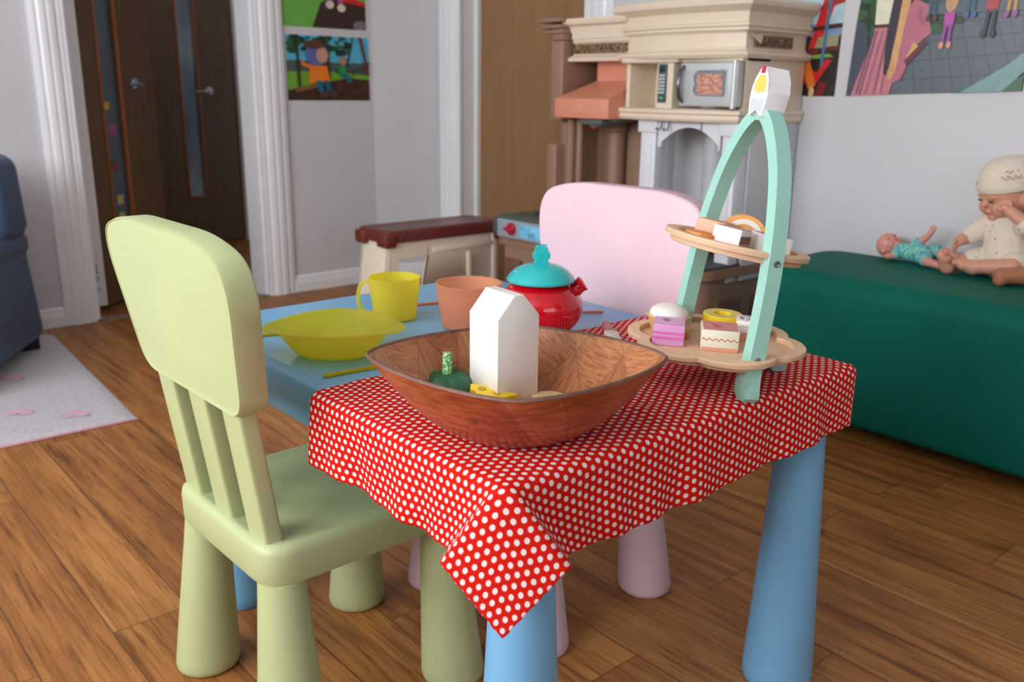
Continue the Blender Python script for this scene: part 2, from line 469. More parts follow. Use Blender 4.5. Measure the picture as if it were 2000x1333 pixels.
# swing park
sh = [(FULL, (84, 186, 214))]
sh += [([(0, .34), (.5, .42), (1, .40), (1, .62), (.8, .58), (.5, .60), (0, .62)], (74, 92, 84))]
sh += [([(0, .10), (.4, .2), (1, .30), (1, .40), (.6, .46), (0, .44)], (112, 166, 52))]
sh += [([(0, 0), (1, 0), (1, .33), (.75, .36), (.5, .30), (.3, .22), (0, .16)], (66, 42, 32))]
sh += blobs(40, .3, 1, .02, .30, .008, .02, [(88, 58, 40), (48, 30, 24), (110, 76, 50)])
sh += blobs(60, 0, .75, .74, 1.0, .02, .05, [(28, 70, 44), (42, 92, 50), (22, 50, 36)], 1.2)
sh += blobs(22, .35, 1, .42, .6, .015, .03, [(60, 60, 90), (120, 60, 60), (50, 80, 60)])
sh += [([(.86, 1), (.90, 1), (.99, .42), (.96, .42)], (110, 40, 44)), ([(.78, 1), (.80, 1), (.72, .55), (.70, .55)], (52, 40, 52)), ([(.47, .9), (.49, .9), (.5, .3), (.48, .3)], (60, 54, 44))]
sh += [([(.10, 1), (.125, 1), (.145, .18), (.115, .18)], (48, 36, 34)), ([(.06, .19), (.34, .26), (.36, .21), (.1, .12)], (124, 84, 50))]
sh += [(ell(.66, .62, .045, .07), (166, 130, 96)), ([(.60, .54), (.70, .54), (.70, .42), (.61, .40)], (42, 140, 80)), ([(.61, .42), (.72, .42), (.78, .30), (.72, .28)], (36, 100, 120))]
sh += [([(.26, .54), (.46, .54), (.50, .30), (.24, .26)], (236, 128, 34)), ([(.15, .60), (.17, .54), (.32, .46), (.34, .52)], (232, 120, 30)), ([(.32, .31), (.40, .31), (.42, .13), (.35, .13)], (30, 100, 122)), ([(.42, .32), (.48, .31), (.52, .15), (.45, .14)], (28, 92, 114)), (ell(.42, .09, .06, .05), (84, 58, 50)), (ell(.53, .10, .05, .05), (84, 58, 50))]
sh += [(ell(.34, .72, .13, .18), (88, 104, 160)), (ell(.41, .70, .07, .12), (198, 150, 120)), (ell(.32, .86, .12, .07), (92, 52, 40))]
poster('wall_poster', 'small poster of a child in an orange jumper on a park swing', (1.252, YW, .780), (.380, 0, 0), (0, 0, .252), (0, -1, 0), sh)
bm = bmesh.new()
sh = [(FULL, (104, 172, 66)), ([(.34, 0), (1, 0), (1, .42), (.62, .5), (.45, .38)], (58, 40, 34)), ([(.72, .5), (.78, 1), (.84, 1), (.80, .5), (1, .42), (1, .36), (.72, .42)], (206, 34, 40)), ([(.80, .62), (1, .55), (1, 1), (.82, 1)], (120, 170, 90)),
      ([(.54, .42), (.60, .42), (.62, 1), (.53, 1)], (150, 74, 150)), ([(.66, .38), (.72, .38), (.74, 1), (.65, 1)], (176, 84, 150)), (ell(.56, .36, .05, .06), (226, 204, 190)), (ell(.70, .32, .05, .06), (226, 204, 190)), (ell(.93, .06, .09, .08), (120, 116, 124))]
sh += blobs(16, .05, .35, .6, 1, .01, .03, [(50, 84, 40), (40, 60, 40)])
poster('wall_poster', 'upper poster of striding legs on green grass, cut off by the top edge', (1.245, YW, 1.062), (.378, 0, 0), (0, 0, .252), (0, -1, 0), sh)
# red climbing frame poster on the right wall (partly behind the toy kitchen)
sh = [(FULL, (26, 16, 18)), ([(0, .62), (1, .62), (1, 1), (0, 1)], (176, 204, 214)), ([(.3, .55), (1, .55), (1, .66), (.3, .66)], (120, 150, 180)),
      ([(.74, .40), (.82, .40), (.97, 1), (.86, 1)], (206, 30, 34)), ([(.62, .58), (1, .62), (1, .66), (.62, .62)], (60, 20, 24)), ([(.80, .78), (1, .84), (1, .90), (.84, .86)], (160, 28, 32)),
      ([(.72, .40), (1, .42), (1, .46), (.72, .44)], (90, 30, 30)), ([(.80, .44), (.98, .46), (.98, .56), (.82, .54)], (150, 150, 120)), ([(.74, .34), (.96, .36), (.92, .39), (.74, .38)], (120, 160, 50)), ([(.855, .26), (.88, .26), (.905, 1), (.88, 1)], (70, 110, 150)),
      ([(.74, .12), (.84, .12), (.95, .33), (.90, .34), (.84, .22), (.74, .28)], (206, 26, 24)), ([(.84, 0), (.90, 0), (.93, .12), (.87, .14)], (120, 16, 20)), (ell(.67, .20, .065, .15), (226, 120, 30)), ([(.70, .34), (.77, .34), (.84, .10), (.78, .07)], (222, 112, 28)), (ell(.81, .04, .022, .05), (214, 180, 130)), (ell(.665, .55, .07, .16), (86, 100, 150)), (ell(.655, .55, .05, .12), (176, 150, 150))]
poster('wall_poster', 'poster with red climbing frame bars, partly behind the toy kitchen', (XW, 1.22, .8225), (0, -.395, .001), (0, -.004, .30), (-1, 0, 0), sh)
# paved yard poster
sh = [(FULL, (92, 102, 112))]
for k in range(9):
    sh.append(([(.42+.11*k, 0), (.424+.11*k, 0), (.30+.085*k, .75), (.296+.085*k, .75)], (64, 72, 82)))
for k, h in enumerate((.10, .24, .38, .5, .6)):
    sh.append(([(.1, h), (1, h+.03), (1, h+.036), (.1, h+.006)], (70, 78, 88)))
sh += [([(0, .35), (.35, .45), (.42, .62), (.7, .66), (1, .68), (1, 1), (0, 1)], (38, 74, 46))]
sh += blobs(50, 0, .62, .45, 1.0, .02, .05, [(30, 60, 38), (48, 92, 54), (24, 48, 34)], 1.2)
sh += [([(.28, .6), (1, .56), (1, .72), (.4, .68)], (84, 96, 106))]
sh += [([(.0, 0), (.06, 0), (.10, .35), (.07, .55), (0, .6)], (70, 76, 92))]
sh += [([(.03, 0), (.27, 0), (.29, .15), (.29, .53), (.12, .53), (.10, .35)], (196, 122, 132)), ([(.27, .08), (.33, .12), (.38, .36), (.46, .45), (.42, .66), (.34, .72), (.27, .60)], (186, 108, 126)), ([(.36, .60), (.40, .50), (.42, .52), (.38, .66)], (170, 94, 116)), ([(.33, .26), (.43, .40), (.45, .38), (.35, .22)], (104, 44, 62)), ([(.34, .28), (.40, .36), (.37, .40)], (214, 176, 110))]
for x0, x1, w_, cc_ in ((.08, .13, .016, (140, 88, 112)), (.12, .17, .010, (150, 94, 116)), (.17, .20, .014, (136, 84, 110)), (.06, .115, .010, (96, 72, 100)), (.215, .225, .010, (150, 92, 112)), (.20, .215, .006, (222, 150, 156)), (.10, .15, .006, (220, 148, 154))):
    sh.append(([(x0, .01), (x0+w_, .01), (x1+w_, .50), (x1, .50)], cc_))
sh += [([(.12, .54), (.28, .53), (.32, 1), (.09, 1)], (232, 228, 200)), ([(.10, .76), (.21, .76), (.22, 1), (.07, 1)], (172, 188, 214)), ([(.14, .77), (.17, .77), (.19, 1), (.15, 1)], (150, 150, 206)), ([(.12, .525), (.27, .52), (.27, .545), (.12, .55)], (60, 36, 44)),
       ([(.215, .17), (.25, .14), (.27, .5), (.265, .84), (.215, .84), (.20, .5)], (50, 40, 54)), ([(.245, .14), (.29, .18), (.30, .5), (.325, .84), (.265, .84), (.26, .5)], (214, 166, 112)), (ell(.262, .17, .022, .05), (206, 156, 104)), ([(.255, .80), (.35, .78), (.37, 1), (.25, 1)], (236, 232, 206))]
for cx, cy, s, a, b, c in ((.55, .49, .74, (184, 76, 160), (156, 70, 168), (226, 150, 130)), (.45, .69, .70, (222, 112, 40), (40, 80, 110), (90, 60, 50)), (.66, .69, .70, (64, 160, 70), (40, 80, 120), (60, 100, 150)), (.77, .57, .85, (180, 52, 48), (40, 50, 70), (40, 40, 44)), (.87, .68, .75, (196, 160, 90), (200, 150, 50), (150, 70, 150))):
    sh += [([(cx-.035*s, cy), (cx+.035*s, cy), (cx+.04*s, cy+.14*s), (cx-.04*s, cy+.14*s)], a), ([(cx-.03*s, cy+.02), (cx-.006*s, cy+.02), (cx-.012*s, cy-.16*s), (cx-.034*s, cy-.16*s)], b), ([(cx+.006*s, cy+.02), (cx+.03*s, cy+.02), (cx+.034*s, cy-.16*s), (cx+.012*s, cy-.16*s)], b), (ell(cx-.028*s, cy-.18*s, .018*s, .035*s), c), (ell(cx+.028*s, cy-.18*s, .018*s, .035*s), c), (ell(cx, cy+.24*s, .045*s, .10*s), (196, 150, 108))]
sh += [([(.62, 0), (1, 0), (1, .1), (.86, .08)], (48, 104, 68)), ([(.68, 0), (.9, 0), (1, .14), (1, .3), (.9, .18)], (120, 158, 158))]
poster('wall_poster', 'large poster of a pink skirt and children standing on grey paving', (XW, .788, .8255), (0, -.460, .017), (0, -.016, .335), (-1, 0, 0), sh)

# ------------------------------------------------------------------ table
M_blue = plastic('blue_table_plastic', (118, 178, 220), .33, .03)
tb = thing('play_table', 'blue plastic children\'s table half covered by a red dotted cloth', 'table')
TX, TY, TZ = .60, .77, .48
bm = bmesh.new()
oc = rounded_poly([(0.004, .004), (TX-.004, .004), (TX-.004, TY), (.004, TY)], .028, 8)
def ins(poly, d, c=(TX/2, TY/2)):
    return [(x+(d if x < c[0] else -d), y+(d if y < c[1] else -d)) for x, y in poly]
ring_loft(bm, [[(x, y, z) for x, y in ins(oc, d)] for d, z in ((.006, TZ-.062), (.003, TZ-.060), (.0, TZ-.030), (.0, TZ-.008), (.002, TZ-.003), (.007, TZ))])
bmesh.ops.recalc_face_normals(bm, faces=bm.faces[:])
link('tabletop', bm, M_blue, tb)
for (x, y) in ((.050, .030), (.557, .030), (.557, .735), (.045, .735)):
    bm = bmesh.new(); lathe(bm, [(0, 0), (.046, 0), (.049, .004), (.0495, .02), (.030, TZ-.062), (0, TZ-.062)], 40, (x, y, 0))
    link('leg', bm, M_blue, tb)

# ------------------------------------------------------------------ tablecloth
def cloth_mat():
    t = NT('red_dotted_cloth'); uv = t.coord('UV')
    sp = t.n('SeparateXYZ'); t.l(uv, sp.inputs[0])
    A, B, Rr = .0186, .01074, .0029
    def d(ou, ov):
        a = t.math('MULTIPLY', t.math('SUBTRACT', t.math('FRACT', t.math('DIVIDE', t.math('ADD', sp.outputs[0], ou+5*A), A)), .5), A)
        b = t.math('MULTIPLY', t.math('SUBTRACT', t.math('FRACT', t.math('DIVIDE', t.math('ADD', sp.outputs[1], ov+5*B), B)), .5), B)
        return t.math('SQRT', t.math('ADD', t.math('MULTIPLY', a, a), t.math('MULTIPLY', b, b)))
    dd = t.math('MINIMUM', d(0, 0), d(A/2, B/2))
    m = t.math('DIVIDE', t.math('SUBTRACT', dd, Rr-.0002), .0004, clamp=True)
    weave = t.noise(t.mapping(uv, (2600, 2600, 1)), 1, 2)
    red = t.ramp(weave, [(.3, srgb((200, 18, 10))), (.7, srgb((226, 36, 20)))])
    c = t.mix(m, srgb((240, 228, 226)), red)
    b = t.bsdf(c, .8, 0, t.bump(weave, .25, .0004), 0, .12, 0)
    tl = t.n('BsdfTranslucent'); t.l(c, tl.inputs[0])
    mxx = t.n('MixShader'); mxx.inputs[0].default_value = .12; t.l(b.outputs[0], mxx.inputs[1]); t.l(tl.outputs[0], mxx.inputs[2])
    return t.done(mxx)
M_cloth = cloth_mat()
GAM = [(-3.4, (-.06, 2.40, 1.0)), (-2.6, (-.07, 1.66, 1.0)), (-1.95, (-.03, 1.10, 1.0)), (-1.5, (-.10, .70, .97)), (-1.22, (-.36, .46, .87)), (-1.0, (-.56, .28, .78))]
GAR = [(-3.4, (-.06, 2.40, 1.0)), (-2.6, (-.07, 1.66, 1.0)), (-2.0, (-.02, 1.14, 1.0)), (-1.55, (-.05, .76, .98)), (-1.26, (-.32, .53, .90)), (-1.0, (-.54, .36, .76))]
def gam(tab, t):
    n = len(tab)
    i = 0
    while i < n-2 and t > tab[i+1][0]: i += 1
    t0, p1 = tab[i]; t1, p2 = tab[i+1]
    k = min(1, max(0, (t-t0)/(t1-t0)))
    p0 = Vector(tab[max(i-1, 0)][1]); p3 = Vector(tab[min(i+2, n-1)][1]); p1 = Vector(p1); p2 = Vector(p2)
    return .5*((2*p1)+(-p0+p2)*k+(2*p0-5*p1+4*p2-p3)*k*k+(-p0+3*p1-3*p2+p3)*k**3)
def drape(u, v):
    """flat cloth coordinate -> position over the table edge"""
    zt = TZ+.0022; r = .012
    x0, x1, y0 = -.001, TX+.001, -.001
    ou = (x0-u) if u < x0 else (u-x1 if u > x1 else 0)
    ov = (y0-v) if v < y0 else 0
    D = max(ou, ov)
    if D == 0:
        wr = .0007*math.sin(u*41+1.3*math.sin(v*29))*math.sin(v*37+2*math.sin(u*17))+.0005*math.sin(u*95+v*60)
        wr += .0022*math.exp(-((u-.235-.12*v)/.012)**2)*math.exp(-((v-.06)/.05)**2)+.0018*math.exp(-((v-.055-.15*(u-.3))/.010)**2)*math.exp(-((u-.33)/.08)**2)
        wr *= min(1, max(0, (math.hypot(u-.098, v-.098)-.075)/.03))
        e = min(u-x0, x1-u, v-y0)
        fade = min(1, max(0, e/.03))
        return Vector((u, v, zt-max(0, (r*.35-e))*.25+(abs(wr)+.0004)*fade))
    if D < r*PI/2: th = D/r; out = r*math.sin(th); dz = r*(1-math.cos(th))
    else: out = r; dz = r+(D-r*PI/2)
    s = max(0, dz-r)
    if u > x1:
        # far corner and far end: hangs plainly
        if ov == 0:
            w = .003*math.sin(v*46)*min(1, s/.07)
            return Vector((x1+out+w, v, zt-dz))
        phi = math.atan2(ov, ou)
        return Vector((x1+math.cos(phi)*out, y0-math.sin(phi)*out, zt-dz))
    left = (ou >= ov)
    if left: a, along = ou, v      # along the left side
    else: a, along = ov, u
    if along <= 0 or (ou > 0 and ov > 0):
        # corner square: one smooth flap that hangs off the corner
        dzD = dz/D; a_, b_ = ou*dzD, ov*dzD
        phi = math.atan2(ov, ou)
        X = -out*math.cos(phi)*.9-a_*.50+b_*.30-a_*b_*.9
        Y = -out*math.sin(phi)*.9+a_*.28-b_*.48-a_*b_*.9
        Z = a_*.78+b_*.76-a_*b_*1.5
        return Vector((x0+X, y0+Y, zt-Z))
    t = -(1+along/D)
    if left: w = .0035*math.sin(along*44+.6)+.0022*math.sin(along*97)+.003*math.sin(along*23)
    else: w = -.004*math.exp(-((u-.16)/.02)**2)+.006*math.exp(-((u-.27)/.022)**2)-.007*math.exp(-((u-.325)/.018)**2)+.004*math.sin(u*38+2)*min(1, u/.2)+.0018*math.sin(u*101)
    w = w*min(1, s/.07)+.010*s
    if t <= -3.4: p = (-(out+w), along, dz)
    else:
        g = gam(GAM if left else GAR, t)
        k = min(1, (t+3.4)/1.0)
        Ds = max(0, D-.004)
        near = max(0, min(1, (t+1.8)/.8))
        gx = -out*(1-.1*near)+dz*(g.x+.06)*(1 if t < -1.8 else 1)-w*(1-near)
        gy = along*(1-k)+k*(dz*g.y+(D-dz)*(-t-1))
        gz = dz*g.z
        p = (gx, gy, gz)
    if left: return Vector((x0+p[0], y0+p[1] if along < .0001 or t > -3.4 else v, zt-p[2]))
    return Vector((x0+p[1] if along < .0001 or t > -3.4 else u, y0+p[0], zt-p[2]))
def make_cloth():
    OV, OS = .100, .104
    u0, u1, v0, v1 = -OV, TX+.088, -OS, .343
    def axis(a, b, step): n = int(round((b-a)/step)); return [a+(b-a)*i/n for i in range(n+1)]
    us = axis(u0, u1, .0035); vs = axis(v0, v1, .0035)
    bm = bmesh.new(); uvl = bm.loops.layers.uv.new('UVMap')
    g = []
    for i, u in enumerate(us):
        rowv = []
        for j, v in enumerate(vs):
            uu, vv = u, v
            # the cloth narrows a little to the far side and its hem is wavy
            hem = .0012*math.sin(v*310)*(i in (0, len(us)-1))
            lo = 1-max(0, (v-.2))*.12 if u < 0 else 1
            hv = .0012*math.sin(u*300)*(j in (0, len(vs)-1))
            if v < 0 and u > .2: vv = v*(1-(u-.2)*.20)
            uu = u*lo+hem if u < 0 else u+hem
            rowv.append((bm.verts.new(drape(uu, vv+hv)), (u, v)))
        g.append(rowv)
    for i in range(len(us)-1):
        for j in range(len(vs)-1):
            q = (g[i][j], g[i+1][j], g[i+1][j+1], g[i][j+1])
            f = bm.faces.new([a[0] for a in q])
            for lp, a in zip(f.loops, q): lp[uvl].uv = a[1]
    o = link('tablecloth', bm, M_cloth, None, 180)
    ms_ = o.modifiers.new('soften', 'SMOOTH'); ms_.iterations = 7; ms_.factor = .5
    m = o.modifiers.new('thick', 'SOLIDIFY'); m.thickness = .0010; m.offset = 0
    return tag(o, 'red cloth with white polka dots draped over the near half of the blue table', 'tablecloth')
make_cloth()
ZC = TZ+.0034   # cloth surface

# ------------------------------------------------------------------ chairs
def make_chair(label, mat, loc, rz):
    """front (towards the sitter's knees) is +x in the chair's own frame"""
    t = thing('childs_chair', label, 'chair', loc, rz)
    hx, hy = .142, .140
    bm = bmesh.new()
    fx_ = .172
    oc = rounded_poly([(-hx, -hy), (fx_, -hy), (fx_, hy), (-hx, hy)], .045, 8)
    def inn(d): return [(.015+(x-.015)*(1-d/.157), y*(1-d/hy)) for x, y in oc]
    ring_loft(bm, [[(x, y, z) for x, y in inn(d)] for d, z in ((.010, .246), (.002, .247), (0, .252), (-.0005, .286), (.001, .294), (.006, .2995), (.012, .3005), (.018, .2985), (.030, .2975))])
    link('seat', bm, mat, t, 50)
    for sx in (-1, 1):
        for sy in (-1, 1):
            bm = bmesh.new()
            lathe(bm, [(0, 0), (.041, 0), (.0445, .003), (.046, .010), (.045, .024), (.0310, .22), (.0295, .247), (0, .247)], 40)
            for v in bm.verts:
                h_ = v.co.z/.247
                v.co.x += (.142-.004*h_) if sx > 0 else (-.117+.008*h_); v.co.y += sy*(.131-.022*h_)
            link('leg', bm, mat, t)
    # backrest: panel leaning back, slats under it
    zb, zt = .463, .683
    def lean(z): return -.135-(z-.30)*.14
    outline = []
    wb, wt = .142, .186
    pts = [(-wb, zb+.006), (wb, zb+.006), (wt, zt-.032), (wt*.6, zt-.006), (-wt*.6, zt-.006), (-wt, zt-.032)]
    oc = rounded_poly(pts, [.034, .034, .062, .05, .05, .062], 8)
    bm = bmesh.new()
    th = .034
    cy, cz = 0, (zb+zt)/2
    def pr(d, xo): return [(lean(z)+xo, y*(1-d/.18), cz+(z-cz)*(1-d/.10)) for y, z in oc]
    ring_loft(bm, [pr(.008, -.0), pr(.003, -.0), pr(.0028, -.0012), pr(.0018, -.0014), pr(0, .003), pr(0, th-.004), pr(.002, th-.001), pr(.006, th)])
    link('backrest', bm, mat, t, 32)
    for y in (-.095, 0, .095):
        bm = bmesh.new()
        w = .024
        rings = []
        for z in (.296, .38, .475):
            x = lean(z)+.004
            rings.append([(x+a, y*(1+(z-.3)*.10)+b, z) for a, b in rounded_poly([(0, -w), (.024, -w), (.024, w), (0, w)], .005, 3)])
        ring_loft(bm, rings)
        link('back_slat', bm, mat, t)
    return t
M_green = plastic('pale_green_chair_plastic', (182, 192, 142), .42, .03, .03)
M_pink = plastic('pale_pink_chair_plastic', (222, 190, 199), .42, .03, .03)
make_chair('pale green plastic children\'s chair in the foreground, back to the camera', M_green, (.052, .470, 0), math.radians(1))
make_chair('pale pink plastic children\'s chair behind the far side of the table', M_pink, (.475, .446, 0), math.radians(182.5))

# ------------------------------------------------------------------ wooden bowl
def bowl_wood():
    t = NT('woven_veneer_wood'); uv = t.coord('UV')
    S_ = .056
    sc = t.mapping(uv, (1/S_, 1/S_, 1), (.3, .15, 0), (0, 0, .62))
    fl = t.n('VectorMath', operation='FLOOR'); t.l(sc, fl.inputs[0])
    fr = t.n('VectorMath', operation='FRACTION'); t.l(sc, fr.inputs[0])
    wn = t.n('TexWhiteNoise', noise_dimensions='2D'); t.l(fl.outputs[0], wn.inputs['Vector'])
    sf = t.n('SeparateXYZ'); t.l(fl.outputs[0], sf.inputs[0])
    par = t.math('MODULO', t.math('ADD', t.math('ADD', sf.outputs[0], sf.outputs[1]), 100), 2)
    add = t.n('VectorMath', operation='ADD'); t.l(uv, add.inputs[0])
    off = t.n('CombineXYZ'); t.l(t.math('MULTIPLY', wn.outputs[0], 3), off.inputs[0]); t.l(t.math('MULTIPLY', wn.outputs[0], 5), off.inputs[1]); t.l(off.outputs[0], add.inputs[1])
    ga = t.noise(t.mapping(add.outputs[0], (40, 420, 1), (0, 0, 0), (0, 0, .62)), 1, 5, .6, .8)
    gb = t.noise(t.mapping(add.outputs[0], (420, 40, 1), (0, 0, 0), (0, 0, .62)), 1, 5, .6, .8)
    mixv = t.n('Mix', data_type='FLOAT'); t.l(par, mixv.inputs[0]); t.l(ga, mixv.inputs[2]); t.l(gb, mixv.inputs[3])
    g = mixv.outputs[0]
    c = t.ramp(g, [(.25, srgb((120, 68, 36))), (.45, srgb((168, 108, 64))), (.7, srgb((200, 146, 98)))])
    c = t.mix(.65, c, t.ramp(wn.outputs[0], [(0, srgb((190, 140, 120))), (.5, srgb((240, 214, 200))), (1, (1, 1, 1, 1))]), 'MULTIPLY')
    st = t.noise(t.mapping(uv, (30, 12, 1), (0, 0, 0), (0, 0, .3)), 1, 4, .6, 1.5)
    c = t.mix(t.math('MULTIPLY', t.ramp(st, [(.60, (0, 0, 0, 1)), (.70, (1, 1, 1, 1))]), .5), c, srgb((70, 40, 26)))
    sp = t.n('SeparateXYZ'); t.l(fr.outputs[0], sp.inputs[0])
    e = t.math('MAXIMUM', t.math('LESS_THAN', sp.outputs[0], .025), t.math('LESS_THAN', sp.outputs[1], .025))
    c = t.mix(t.math('MULTIPLY', e, .35), c, srgb((70, 40, 22)))
    return t.done(t.bsdf(c, .38, 0, t.bump(g, .15, .0006), .25, .5))
def red_wood():
    t = NT('red_brown_bowl_outside'); uv = t.coord('UV'); ob = t.coord()
    sp = t.n('SeparateXYZ'); t.l(uv, sp.inputs[0])
    st = t.math('DIVIDE', t.math('ADD', sp.outputs[0], t.math('MULTIPLY', sp.outputs[1], .35)), .062)
    cell = t.math('FLOOR', st); fr = t.math('FRACT', st)
    wn = t.n('TexWhiteNoise', noise_dimensions='1D'); t.l(cell, wn.inputs['W'])
    n = t.noise(t.mapping(ob, (26, 26, 210), (0, 0, 0), (.35, -.45, .2)), 1, 6, .6, .6)
    n3 = t.noise(t.mapping(ob, (18, 18, 40), (0, 0, 0), (.6, .3, 0)), 1, 4, .6, 1.2)
    c = t.ramp(n, [(.25, srgb((112, 50, 26))), (.5, srgb((172, 88, 50))), (.75, srgb((202, 122, 76)))])
    c = t.mix(.7, c, t.ramp(wn.outputs[0], [(0, srgb((196, 140, 116))), (.5, srgb((240, 206, 184))), (1, (1, 1, 1, 1))]), 'MULTIPLY')
    c = t.mix(t.math('MULTIPLY', t.ramp(n3, [(.60, (0, 0, 0, 1)), (.72, (1, 1, 1, 1))]), .5), c, srgb((70, 34, 22)))
    c = t.mix(t.math('MULTIPLY', t.math('LESS_THAN', fr, .02), .4), c, srgb((80, 36, 22)))
    return t.done(t.bsdf(c, .36, 0, t.bump(n, .12, .0006), .12, .45))
M_bowl, M_bowlout = bowl_wood(), red_wood()
M_rim = plastic('grey_worn_rim', (112, 80, 68), .6, .25, scale=60)
ur = Vector((.756, -.654)); vr_ = Vector((.654, .756))       # bowl diagonals
def make_bowl():
    t = thing('wooden_bowl', 'rounded square woven wood bowl on the dotted cloth', 'bowl', (.098, .098, ZC+.0009))
    NR, NA = 18, 96
    A_, B_ = .157, .135
    def rad(th, k):
        # rounded diamond whose corners lie on the diagonals; rounder towards the base
        c, s = abs(math.cos(th)), abs(math.sin(th))
        p = 1.42*(k)+2.0*(1-k)
        return (c**p+s**p)**(-1/p)
    def surf(q, th, inner):
        # q 0 centre .. 1 rim
        rq = .30+.70*q if q > 0 else 0
        k = q
        flat = .41
        r = q
        z = 0 if q < flat else ((q-flat)/(1-flat))**1.55*.083
        zz = z+(.0015*math.cos(2*th)-.0050)*max(0, (q-.5)*2)**2
        rr = rad(th, max(0, (q-.2)/.8))
        x, y = r*A_*rr*math.cos(th), r*B_*rr*math.sin(th)
        if inner:
            x *= 1-.0024/A_*min(1, q*2); y *= 1-.0024/B_*min(1, q*2); zz += .0024*(1-q)+.0003
        p = ur*x+vr_*y
        return Vector((p.x, p.y, zz)), (p.x*1.25, p.y*1.25)
    for inner, nm, mt in ((True, 'inner_surface', M_bowl), (False, 'outer_surface', M_bowlout)):
        bm = bmesh.new(); uvl = bm.loops.layers.uv.new('UVMap')
        rings = []
        for i in range(NR+1):
            q = i/NR
            if i == 0: pt, uv = surf(0, 0, inner); rings.append([(bm.verts.new(pt), (0, 0))]*NA); continue
            row = []
            for j in range(NA):
                th = 2*PI*j/NA; pt, uv = surf(q, th, inner)
                if not inner: uv = (th*.16, pt.z*1.3+.1*q)
                row.append((bm.verts.new(pt), uv))
            rings.append(row)
        for i in range(NR):
            for j in range(NA):
                k = (j+1) % NA
                if i == 0: q4 = [rings[0][0], rings[1][j], rings[1][k]]
                else: q4 = [rings[i][j], rings[i+1][j], rings[i+1][k], rings[i][k]]
                f = bm.faces.new([a[0] for a in q4])
                for lp, a in zip(f.loops, q4):
                    uv = a[1]
                    if not inner and k == 0 and a in (rings[i][k], rings[min(i+1, NR)][k]): uv = (2*PI*.16, uv[1])
                    lp[uvl].uv = uv
        link(nm, bm, mt, t, 180)
    bm = bmesh.new()
    ri = [surf(1, 2*PI*j/NA, True)[0]+Vector((0, 0, .0008)) for j in range(NA)]
    ro = [surf(1, 2*PI*j/NA, False)[0]+Vector((0, 0, .0008)) for j in range(NA)]
    mid = [(a+b)/2+Vector((0, 0, .0014)) for a, b in zip(ri, ro)]
    ro2 = [p+Vector((p.x, p.y, 0)).normalized()*.0006-Vector((0, 0, .0016)) for p in ro]
    ri2 = [p-Vector((p.x, p.y, 0)).normalized()*.0006-Vector((0, 0, .0014)) for p in ri]
    vr = [[bm.verts.new(p) for p in r] for r in (ri2, ri, mid, ro, ro2)]
    for a, b in zip(vr, vr[1:]):
        for j in range(NA): bm.faces.new((a[j], b[j], b[(j+1) % NA], a[(j+1) % NA]))
    link('rim', bm, M_rim, t, 180)
    return t
make_bowl()
ZB = ZC+.0044   # inside bottom of the bowl

# milk carton block
M_wpaint = plastic('white_painted_wood', (233, 231, 224), .38, .04, .05, scale=14)
t = NT('white_paint_with_cream_base'); v = t.coord(); sp = t.n('SeparateXYZ'); t.l(v, sp.inputs[0])
n = t.noise(v, 30, 4); hz = t.math('ADD', t.math('MULTIPLY', sp.outputs[2], 12), t.math('MULTIPLY', n, .5))
cc = t.ramp(hz, [(.25, srgb((222, 204, 178))), (.75, srgb((236, 234, 228)))])  # cream towards the bottom, white higher up
chip = t.ramp(t.noise(v, 260, 2), [(.74, (0, 0, 0, 1)), (.76, (1, 1, 1, 1))])
cc = t.mix(chip, cc, srgb((170, 166, 158)))
M_carton = t.done(t.bsdf(cc, .38, 0, None, .1))
def make_carton():
    w = .0272; h = .109; a = .024
    bm = bmesh.new()
    # gable profile in the (x,z) plane extruded in y
    prof = [(-w, 0), (w, 0), (w, h), (.006, h+a), (-.006, h+a), (-w, h)]
    prism(bm, prof, lambda p, q, t: (p, t, q), -w, w, 0, .0012, 2)
    o = link('milk_carton_block', bm, M_carton, None, 30)
    o.location = (.119, .1435, ZB+.001); o.rotation_euler = (0, 0, CARTON_ROT)
    tag(o, 'white wooden milk carton block standing in the wooden bowl', 'toy food')
# right face normal must look to camera right: face spanned nearly along rt
CARTON_ROT = math.atan2(rt.y, rt.x)-math.radians(-36)
make_carton()

# green pepper
M_pep = plastic('dark_green_gloss_paint', (20, 92, 56), .35, .12, .02, scale=40, coat=.2)
t = NT('worn_green_stem'); v = t.coord(); n = t.noise(v, 420, 3)
M_stem = t.done(t.bsdf(t.ramp(n, [(.45, srgb((60, 160, 84))), (.6, srgb((214, 228, 180)))]), .6))
pp = thing('toy_pepper', 'dark green toy pepper with a stub stem inside the bowl', 'toy food', (.077, .192, ZB+.018))
pp.scale = (1.15, 1.15, 1.15)
bm = bmesh.new()
N = 48; rings = []
for i in range(1, 20):
    ph = PI*i/20
    row = []
    for j in range(N):
        th = 2*PI*j/N
        lobe = 1-.09*abs(math.cos(2*th+.4))**6*math.sin(ph)**.5
        r = .0285*math.sin(ph)**.8*lobe
        z = -.0225*math.cos(ph)
        if z > 0: z -= .007*math.exp(-(r/.010)**2)+.003*abs(math.cos(2*th+.4))**4*min(1, r/.01)*math.sin(PI-ph)
        row.append((r*math.cos(th), r*math.sin(th), z))
    rings.append(row)
ring_loft(bm, rings); link('body', bm, M_pep, pp, 180)
bm = bmesh.new(); tube(bm, [(0, 0, .008), (0, 0, .015), (.001, 0, .022), (.002, .001, .037)], [.0075, .0052, .0048, .0046], 16); link('stem', bm, M_stem, pp)

